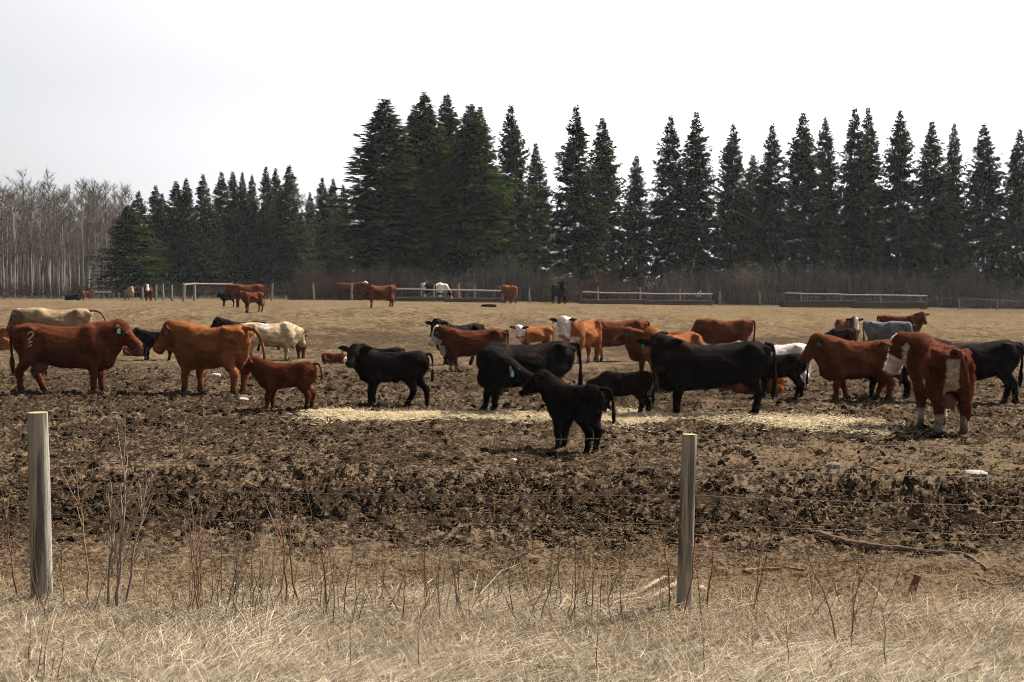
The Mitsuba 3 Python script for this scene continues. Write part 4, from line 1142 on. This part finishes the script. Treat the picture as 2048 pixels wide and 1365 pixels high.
# ------------------------------------------------------------------ near fence
wf = thing("wire_fence", "near wire fence with two weathered round posts", "fence")
near_posts = []
for px, yb, yt, r0, lean in ((84, 1200, 826, .073, -.01), (1368, 1222, 870, .052, .03)):
    g = at(px, yb)
    h = z_at(yt, g[1]) - g[2]
    zs = np.linspace(-.3, h, 26)
    an = np.arange(28) * 2 * np.pi / 28
    V, F = tube(np.column_stack([g[0] + lean * zs / h, np.full(26, g[1]), g[2] + zs]), r0 * np.interp(zs, [0, h], [1.0, .93]), 28, caps=False)
    d0 = V - np.column_stack([np.full(len(V), g[0]), np.full(len(V), g[1]), V[:, 2]])
    V = V + unit(d0 * [1, 1, 0]) * ((meshkit.fbm(V * np.array([45, 45, 1.6]), 3, seed=int(px)) - .5) * .010)[:, None]
    lab = "thick grey weathered post at left" if px < 500 else "slimmer weathered post right of centre"
    pk = put(wf, "post", (V, F), "old_wood", smooth=True, label=lab)
    topc = np.array([g[0] + lean, g[1], g[2] + h])
    ring = V[-28:]
    cv = np.vstack([ring + [0, 0, .0005], [topc + [0, 0, .006]]])
    put(pk, "cut_end", (cv, np.array([[i, (i + 1) % 28, 28] for i in range(28)])), "post_end")
    near_posts.append((g, h, lean, r0))
(gA, hA, lA, rA), (gB, hB, lB, rB) = near_posts
dirv = (gB - gA); gC = gB + dirv * .97; gC[2] = base_z(gC[0], gC[1]); gZ = gA - dirv; gZ[2] = base_z(gZ[0], gZ[1])
for yw in (880, 939, 995, 1053, 1110, 1164):
    hw = z_at(yw, gB[1]) - gB[2]
    pts = []
    for p0, p1 in ((gZ, gA), (gA, gB), (gB, gC)):
        for s in np.linspace(0, 1, 24, endpoint=False):
            sag = -.025 * 4 * s * (1 - s)
            pts.append(p0 * (1 - s) + p1 * s + [0, .06, hw + sag + .002 * math.sin(s * 60)])
    V, F = tube(np.array(pts), .0017, 4)
    wk = put(wf, "wire", (V, F), "steel_wire")

# ------------------------------------------------------------------ feed straw, litter, clods, stones
def blades(P, dirv, ln, wd, seed, droop=.0, seg=1):
    r = np.random.default_rng(seed)
    n = len(P)
    sd = unit(np.cross(dirv, np.array([0, 0, 1.0]) + r.normal(0, .5, (n, 3)))) * wd[:, None]
    if seg == 1:
        V = np.stack([P - sd, P + sd, P + dirv * ln[:, None]], 1).reshape(-1, 3)
        return V, np.arange(3 * n).reshape(-1, 3)
    pts = []
    for k in range(seg):
        s = k / seg
        c = P + dirv * (ln * s)[:, None] + np.array([0, 0, -1.0]) * (droop * s * s * ln)[:, None]
        w = sd * (1 - .55 * s)
        pts += [c - w, c + w]
    pts.append(P + dirv * ln[:, None] + np.array([0, 0, -1.0]) * (droop * ln)[:, None])
    m = 2 * seg + 1
    V = np.stack(pts, 1).reshape(-1, 3)
    q = np.arange(n)[:, None] * m
    F = []
    for k in range(seg - 1):
        F += [q + [2 * k, 2 * k + 1, 2 * k + 3], q + [2 * k, 2 * k + 3, 2 * k + 2]]
    F.append(q + [m - 3, m - 2, m - 1])
    return V, np.vstack(F)


def straw_windrow():
    r = np.random.default_rng(51)
    # the row of scattered feed: centre line through these pixels
    line = np.array([at(px, py) for px, py in ((590, 830), (700, 833), (850, 834), (1000, 832), (1100, 836), (1250, 836), (1400, 838), (1550, 845), (1700, 850), (1830, 857))])
    seglen = np.concatenate([[0], np.cumsum(np.linalg.norm(np.diff(line[:, :2], axis=0), axis=1))])
    n = 52000
    s = r.uniform(0, seglen[-1], n)
    c = np.column_stack([np.interp(s, seglen, line[:, k]) for k in range(2)])
    wid = .15 + .95 * meshkit.noise(np.column_stack([s * 1.1, s * 0, s * 0]), 6)
    dense = meshkit.fbm(np.column_stack([s * 1.6, s * 0 + 3, s * 0]), 2)
    keep = r.random(n) < (.1 + 1.2 * dense) * sstep(0, .9, s) * sstep(seglen[-1], seglen[-1] - 1.0, s)
    off = r.normal(0, 1, n) * wid * .75
    P = np.column_stack([c[:, 0] + r.normal(0, .12, n), c[:, 1] + off])[keep]
    pile = np.exp(-(off[keep] / (wid[keep] * .8)) ** 2)
    z = base_z(P[:, 0], P[:, 1]) + r.random(len(P)) * (.03 + .08 * pile * meshkit.noise(np.column_stack([P * 2.2, P[:, 0] * 0]), 9))
    P = np.column_stack([P, z])
    dv = unit(np.column_stack([r.normal(0, 1, (len(P), 2)), r.normal(.05, .2, len(P))]))
    V, F = blades(P, dv, r.uniform(.04, .15, len(P)), r.uniform(.003, .008, len(P)), 52)
    C = np.repeat(np.array([.70, .59, .39]) * r.uniform(.45, 1.15, (len(P), 1)), 3, 0)
    k = thing("straw", "pale row of feed straw strewn across the mud in front of the cattle", "straw", kind="stuff")
    put(k, None, (V, F), "straw_blade", color=C)


straw_windrow()


def litter():
    r = np.random.default_rng(61)
    n = 190000
    y = 8.5 * (44 / 8.5) ** (r.random(n) ** 1.15)
    x = r.uniform(-.39, .39, n) * y
    dens = np.interp(y, [8, 10.5, 12.2, 13.4, 15, 16.5, 18.5, 20.5, 27, 34, 44], [1, .9, .7, .42, .40, .6, .6, .48, .4, .42, .6])
    dens = dens * (.45 + 1.1 * meshkit.fbm(np.column_stack([x * .6, y * .4, x * 0]), 3, seed=8))
    dens += .5 * ((x > 3.2) & (y > 14.8) & (y < 19)) * meshkit.noise(np.column_stack([x * .5, y * .8, x * 0]), 12)
    keep = r.random(n) < dens
    x, y = x[keep], y[keep]
    m = len(x)
    P = np.column_stack([x, y, base_z(x, y) + r.uniform(-.02, .07, m)])
    dv = unit(np.column_stack([r.normal(0, 1, (m, 2)), r.normal(.1, .35, m)]))
    V, F = blades(P, dv, r.uniform(.02, .075, m), r.uniform(.002, .005, m) * np.interp(y, [8, 20, 44], [.8, 1.2, 1.8]), 62)
    C = np.repeat(np.array([.27, .19, .115]) * r.uniform(.3, 1.3, (m, 1)), 3, 0)
    k = thing("litter", "chopped straw and dead grass scattered over the mud", "straw litter", kind="stuff")
    put(k, None, (V, F), "straw_blade", color=C)


litter()


def clods():
    import trimesh
    r = np.random.default_rng(71)
    ico = trimesh.creation.icosphere(subdivisions=0)
    v0, f0 = np.array(ico.vertices), np.array(ico.faces)
    n = 17000
    y = 11.8 * (40 / 11.8) ** r.random(n)
    x = r.uniform(-.39, .39, n) * y
    dens = np.interp(y, [11.8, 13, 15, 16.5, 18.5, 20.5, 27, 33, 40], [.2, 1, 1, .25, .25, .6, .9, .9, .3]) * (.3 + 1.3 * meshkit.fbm(np.column_stack([x * .7, y * .5, x * 0]), 2, seed=18))
    keep = r.random(n) < dens
    x, y = x[keep], y[keep]
    m = len(x)
    s = r.gamma(2.0, .0075, m) + .008
    V = v0[None] * (s[:, None, None] * r.uniform(.6, 1.25, (m, 1, 3)) * np.array([1.25, 1, .8])) * (1 + r.normal(0, .2, (m, len(v0), 1)))
    V = V + np.column_stack([x, y, base_z(x, y) + s * .35])[:, None]
    F = (f0[None] + np.arange(m)[:, None, None] * len(v0)).reshape(-1, 3)
    V = V.reshape(-1, 3)
    C = np.repeat(np.array([.022, .0155, .0105]) * r.uniform(.5, 1.7, (m, 1)), len(v0), 0)
    k = thing("mud_clods", "dark clods of churned mud", "mud", kind="stuff")
    put(k, None, (V, F), "matte", color=C)


clods()


def rock(label, px, py, wpx, hpx, colour, seed, name="stone", cat="stone"):
    g = at(px, py)
    sx, sz = wpx * g[1] / FPX / 2, hpx * g[1] / FPX * .62
    V, F = ball((0, 0, 0), (1, 1, 1), 3)
    V = V * (1 + .5 * (meshkit.fbm(V * 1.5 + seed, 3, seed=seed) - .5))[:, None]
    V = V * [sx, sx * .7, sz] + g + [0, 0, sz * .5]
    k = thing(name, label, cat)
    scene[k] = mikit.ply((V, F), "matte", smooth=True, color=np.array(colour) * (.55 + .9 * meshkit.fbm(V * 14, 3, seed=seed)[:, None]))


rock("grey stone half sunk in the mud right of the slim post", 1665, 938, 34, 14, (.18, .17, .16), 3)
rock("flat pale stone lying in the straw near the right edge", 1950, 951, 50, 12, (.30, .28, .25), 4)
rock("pale round stone between the orange tan cow's legs", 430, 755, 24, 9, (.42, .36, .30), 5)
rock("light stone by the orange tan cow's hind feet", 487, 802, 20, 7, (.42, .38, .33), 6)
rock("small white stone in front of the nearest black calf", 1027, 923, 14, 6, (.6, .56, .5), 7)
rock("dark dung heap far away before the first feed bunk", 978, 614, 34, 6, (.018, .013, .01), 8, "dung_heap", "dung")
rock("dark dung pat in the litter at left of the middle", 945, 1192, 40, 20, (.045, .03, .02), 9, "dung_heap", "dung")
rock("pale broken stone at the foot of the slim post", 1404, 1184, 20, 13, (.6, .5, .38), 10)


def stick(label, pts, r0, r1, colour, seed, name="branch", cat="branch", lift=.03):
    r = np.random.default_rng(seed)
    P = np.array([at(px, py) + [0, 0, lift] for px, py in pts])
    P = PchipInterpolator(np.arange(len(P)), P)(np.linspace(0, len(P) - 1, 26))
    P += np.cumsum(r.normal(0, .004, P.shape), 0)
    V, F = tube(P, np.linspace(r0, r1, 26) * r.uniform(.85, 1.15, 26), 9)
    C = np.array(colour) * (.5 + meshkit.fbm(V * np.array([12, 40, 40]), 3, seed=seed)[:, None])
    k = thing(name, label, cat)
    scene[k] = mikit.ply((V, F), "matte", smooth=True, color=C)


stick("long dark crooked branch lying on the mud at right", [(1640, 1076), (1690, 1092), (1735, 1100), (1790, 1106), (1860, 1112), (1920, 1116), (1950, 1126), (1978, 1144)], .035, .010, (.13, .10, .075), 1)
stick("short brown stick lying right of the slim post", [(1488, 1152), (1530, 1150), (1570, 1152), (1620, 1160)], .020, .010, (.20, .12, .08), 2)
stick("upper pale birch branch against the slim post", [(1205, 1208), (1260, 1195), (1300, 1180), (1330, 1168), (1352, 1164)], .013, .017, (.30, .23, .17), 3, lift=.03)
stick("lower pale birch branch against the slim post", [(1212, 1222), (1260, 1208), (1300, 1200), (1325, 1180), (1352, 1170)], .014, .018, (.30, .24, .18), 4, lift=.03)
stick("thin pale stick lying in the middle litter", [(778, 1223), (810, 1224), (850, 1230), (888, 1228)], .013, .009, (.45, .34, .25), 5)
stick("thin straight twig lying near the right edge", [(1975, 1054), (2010, 1053), (2060, 1055)], .010, .007, (.28, .22, .17), 6)
stick("dark thin twig at the right edge below the long branch", [(1955, 1166), (2000, 1170), (2060, 1168)], .012, .008, (.10, .075, .06), 7)
g = at(1826, 1190)
V, F = tube([g + [-.02, 0, -.05], g + [.0, 0, .05], g + [.035, 0, .14]], [.035, .028, .024], 9)
k = thing("stump", "short broken brown stake sticking out of the mud at right", "stump")
scene[k] = mikit.ply((V, F), "matte", color=vcol(len(V), (.15, .085, .055), .25))

# ------------------------------------------------------------------ verge grass
def verge():
    r = np.random.default_rng(81)
    n = 165000
    y = r.uniform(6.6, 9.95, n)
    x = r.uniform(-.40, .40, n) * (y + .6)
    edge = 9.62 + .55 * (meshkit.fbm(np.column_stack([x * .9, x * 0, x * 0]), 3, seed=2) - .5)
    keep = r.random(n) < sstep(0.35, -.25, y - edge) * (.6 + .6 * meshkit.fbm(np.column_stack([x * 1.7, y * 1.7, x * 0]), 2, seed=5))
    x, y = x[keep], y[keep]
    m = len(x)
    P = np.column_stack([x, y, base_z(x, y) - .01])
    tuft = meshkit.fbm(np.column_stack([x * 1.25, y * 1.6, x * 0]), 3, seed=15)
    ang = .25 + 1.3 * (meshkit.fbm(np.column_stack([x * .55, y * .7, x * 0 + 4]), 2, seed=16) - .5) * 2 + r.normal(0, .5, m)
    ang = np.where(r.random(m) < .22, r.uniform(-np.pi, np.pi, m), ang)
    lift = np.clip(.25 + 1.2 * (tuft - .35) + r.normal(0, .22, m), .22, 1.6)
    dv = unit(np.column_stack([np.cos(ang), np.sin(ang) * .7, lift]))
    ln = r.gamma(4, .035, m) * (.5 + .9 * tuft)
    V, F = blades(P, dv, ln, .0011 + .0026 * r.random(m) ** 2.2, 82, droop=.30, seg=2)
    tone = r.random((m, 1))
    C = np.array([.80, .71, .545]) * (.20 + .85 * tone) * np.interp(tuft, [.3, .6], [.8, 1.1])[:, None]
    C = np.where((r.random((m, 1)) < .2), np.array([.17, .11, .065]), C)
    k = thing("dry_grass", "pale dead grass laid over along the near verge", "grass", kind="stuff")
    put(k, None, (V, F), "straw_blade", color=np.repeat(C, 5, 0))
    # short matted thatch under the long blades
    n = 85000
    y = r.uniform(6.6, 10.2, n); x = r.uniform(-.40, .40, n) * (y + .6)
    keep = r.random(n) < np.interp(y, [8.9, 9.6, 10.2], [1, .35, .05])
    x, y = x[keep], y[keep]; m = len(x)
    a_ = r.uniform(-np.pi, np.pi, m)
    dv = unit(np.column_stack([np.cos(a_) + .5, np.sin(a_) * .8, r.uniform(.1, .9, m)]))
    V, F = blades(np.column_stack([x, y, base_z(x, y) + .0 + r.uniform(0, .03, m)]), dv, r.uniform(.05, .16, m), r.uniform(.001, .0028, m), 84)
    C = np.repeat(np.array([.66, .56, .41]) * (.12 + 1.1 * r.random((m, 1)) ** 1.4), 3, 0)
    k = thing("grass_thatch", "matted short dead grass under the long blades of the verge", "grass", kind="stuff")
    put(k, None, (V, F), "straw_blade", color=C)
    # shorter, sparser stubble behind the fence line
    n = 16000
    y = r.uniform(9.3, 11.4, n); x = r.uniform(-.40, .40, n) * (y + .4)
    keep = r.random(n) < np.interp(y, [9.3, 10, 11.4], [1, .5, .05])
    x, y = x[keep], y[keep]; m = len(x)
    dv = unit(np.column_stack([r.normal(.15, .5, m), r.normal(0, .4, m), r.uniform(.3, 1.4, m)]))
    V, F = blades(np.column_stack([x, y, base_z(x, y) - .01]), dv, r.uniform(.06, .22, m), r.uniform(.001, .0024, m), 83, droop=.25, seg=2)
    C = np.repeat(np.array([.42, .31, .18]) * r.uniform(.3, 1.2, (m, 1)), 5, 0)
    k = thing("grass_stubble", "thin brown dead grass between the stems along the near fence", "grass", kind="stuff")
    put(k, None, (V, F), "straw_blade", color=C)


verge()


# ------------------------------------------------------------------ leafless saplings and whips along the near fence
def grow(base, hgt, lean, r0, seed, nside=5, sidelen=.35, kink=.13):
    """a bare stem with side twigs: list of tubes"""
    r = np.random.default_rng(seed)
    n = 9
    s = np.linspace(0, 1, n)
    off = np.cumsum(r.normal(0, kink * hgt / n, (n, 2)), 0)
    P = base + np.column_stack([lean[0] * s * hgt + off[:, 0], lean[1] * s * hgt + off[:, 1], s * hgt - .04])
    out = [tube(P, np.interp(s, [0, 1], [r0, r0 * .28]), 5)]
    for k in range(nside):
        q = r.uniform(.3, .95)
        b = np.array([np.interp(q, s, P[:, c]) for c in range(3)])
        ln = hgt * sidelen * r.uniform(.4, 1.1) * (1.15 - q * .7)
        az = r.uniform(0, 2 * np.pi)
        d = unit(np.array([math.cos(az) * .55 + lean[0], math.sin(az) * .5, r.uniform(.6, 1.3)]))
        t = np.linspace(0, 1, 5)
        Q = b + np.outer(t * ln, d) + np.outer(t * t * ln * .15, [0, 0, 1]) + np.cumsum(r.normal(0, .02 * ln, (5, 3)), 0) * t[:, None]
        out.append(tube(Q, np.linspace(r0 * .5 * (1 - .4 * q), r0 * .14, 5), 4, caps=False))
        if r.random() < .6 and hgt > .5:
            c0 = Q[2]
            d2 = unit(d + r.normal(0, .5, 3))
            out.append(tube([c0, c0 + d2 * ln * .25, c0 + d2 * ln * .45 + [0, 0, .02]], [r0 * .22, r0 * .18, r0 * .1], 3, caps=False))
    return out


def sapling(label, px, yb, ytop, xtop, r0, seed, nside=8, colour=(.17, .10, .07), group="leafless saplings along the near fence", name="sapling", stems=((0, 1.0, 0),)):
    g = at(px, yb)
    h = z_at(ytop, g[1]) - g[2]
    lean = ((xtop - px) / FPX * g[1] / h, .02)
    k = thing(name, label, "sapling", group)
    for j, (dx, sc, dl) in enumerate(stems):
        parts = grow(g + [dx, .02 * j, 0], h * sc, (lean[0] + dl, lean[1]), r0 * (.75 + .25 * sc), seed + 37 * j, nside)
        m = parts[0]
        put(k, "stem", m, "matte", smooth=True, color=np.array(colour) * (.55 + .9 * meshkit.fbm(m[0] * 30, 2, seed=seed)[:, None]))
        if len(parts) > 1:
            m = merge(parts[1:])
            put(k, "twigs", m, "matte", color=np.array(colour) * 1.35 * (.6 + .8 * meshkit.fbm(m[0] * 12, 2, seed=seed)[:, None]), kind="stuff")


sapling("tallest bare forked sapling right of the thick post", 228, 1222, 832, 250, .0125, 1, 16, stems=((0, .98, 0), (.03, .78, .10), (-.04, .72, -.08), (.015, .55, .03)), colour=(.22, .175, .135))
sapling("bare sapling leaning left between the thick post and the forked sapling", 184, 1212, 910, 142, .0085, 2, 6, colour=(.26, .18, .12))
sapling("thin bare sapling close to the right of the thick post", 124, 1206, 1040, 128, .006, 3, 4)
sapling("bare sapling with a twiggy head left of the middle of the verge", 392, 1238, 975, 395, .0085, 4, 11, stems=((0, 1, 0), (.02, .9, .06)), colour=(.24, .16, .11))
sapling("pair of bare upright stems near the small red calf's column", 580, 1222, 962, 556, .0085, 5, 7, stems=((0, 1, 0), (.05, .95, .0)), colour=(.19, .11, .075))
sapling("bare sapling with a reddish stem left of the picture's middle", 655, 1226, 1072, 640, .008, 6, 7, colour=(.16, .07, .05))
sapling("bare sapling at the far left edge beside the thick post", 38, 1200, 955, 8, .008, 7, 6)
sapling("thin sapling at the left picture edge", 6, 1200, 1080, 2, .006, 8, 4)
sapling("tall thin whip at right in front of the litter", 1690, 1296, 1048, 1612, .006, 9, 3)
sapling("straight bare whip at right beside the tall thin whip", 1706, 1302, 1152, 1711, .007, 10, 3)
sapling("bare stem just right of the slim post", 1412, 1222, 1085, 1416, .007, 11, 4, colour=(.17, .08, .05))
sapling("bare stem just left of the slim post", 1336, 1226, 1075, 1332, .007, 12, 4)
sapling("reddish rose cane climbing the front of the slim post", 1356, 1240, 980, 1370, .005, 13, 5, colour=(.24, .07, .045))
sapling("bare forked whip near the lower right corner", 1778, 1345, 1200, 1755, .005, 14, 2)
sapling("tall straw coloured weed stalk right of the long branch's thick end", 1534, 1165, 1020, 1532, .004, 15, 2, colour=(.40, .28, .13))
r_ = np.random.default_rng(91)
for i in range(150):
    px = float(r_.choice([r_.uniform(40, 500), r_.uniform(430, 900), r_.uniform(700, 1340), r_.uniform(1380, 1760)], p=[.2, .34, .34, .12]))
    yb = float(r_.uniform(1205, 1262)); hp = float(r_.gamma(5, 26)) + 30
    sapling("short leafless brown whip in the row along the near fence", px, yb, yb - hp, px + r_.normal(8, 30), .002 + .003 * r_.random(), 300 + i, int(r_.integers(1, 7)), colour=np.array([.16, .125, .098]) * r_.uniform(.6, 1.4),
            group="short whips along the near fence", name="shrub_whip")
for i, (px, yb, yt, xt) in enumerate(((52, 1372, 1225, 66), (72, 1376, 1240, 88), (88, 1378, 1248, 104), (116, 1376, 1262, 126), (170, 1385, 1255, 212), (98, 1380, 1300, 108))):
    sapling(["leftmost red cane in the lower left corner", "second red cane in the lower left corner", "third red cane in the lower left corner", "fourth red cane in the lower left corner",
             "dark red cane leaning right in the lower left grass", "shortest red cane in the lower left corner"][i], px, min(yb, 1362), yt, xt, .0042, 500 + i, 1, colour=(.16, .035, .035), group="red canes in the lower left corner", name="red_cane")
for i, (px, yb, yt, xt) in enumerate(((1405, 1350, 1225, 1404), (1200, 1352, 1190, 1202), (850, 1350, 1205, 852), (700, 1352, 1235, 703), (1580, 1345, 1215, 1572))):
    sapling(["thin brown cane in the grass below the slim post", "thin brown cane in the grass left of the slim post", "thin brown cane in the grass at the middle", "thin brown cane in the grass left of the middle",
             "thin brown cane in the grass right of the slim post"][i], px, yb, yt, xt, .0038, 520 + i, 1, colour=(.17, .075, .055), group="thin canes in the near grass", name="brown_cane")

# ------------------------------------------------------------------ air
HAZE = 0.00010
scene["haze_air"] = {"type": "homogeneous", "albedo": {"type": "rgb", "value": [.95, .95, .95]}, "sigma_t": {"type": "rgb", "value": [HAZE * .9, HAZE, HAZE * 1.12]}}
if HAZE > 0:
    labels["haze"] = {"label": "thin bluish smoke haze over the whole field", "kind": "stuff"}
    scene["haze"] = {"type": "cube", "to_world": T().translate([0, 430, 9.5]).scale([1400, 490, 15.0]), "bsdf": {"type": "null"}, "interior": {"type": "ref", "id": "haze_air"}}
    scene["camera"]["medium"] = {"type": "ref", "id": "haze_air"}
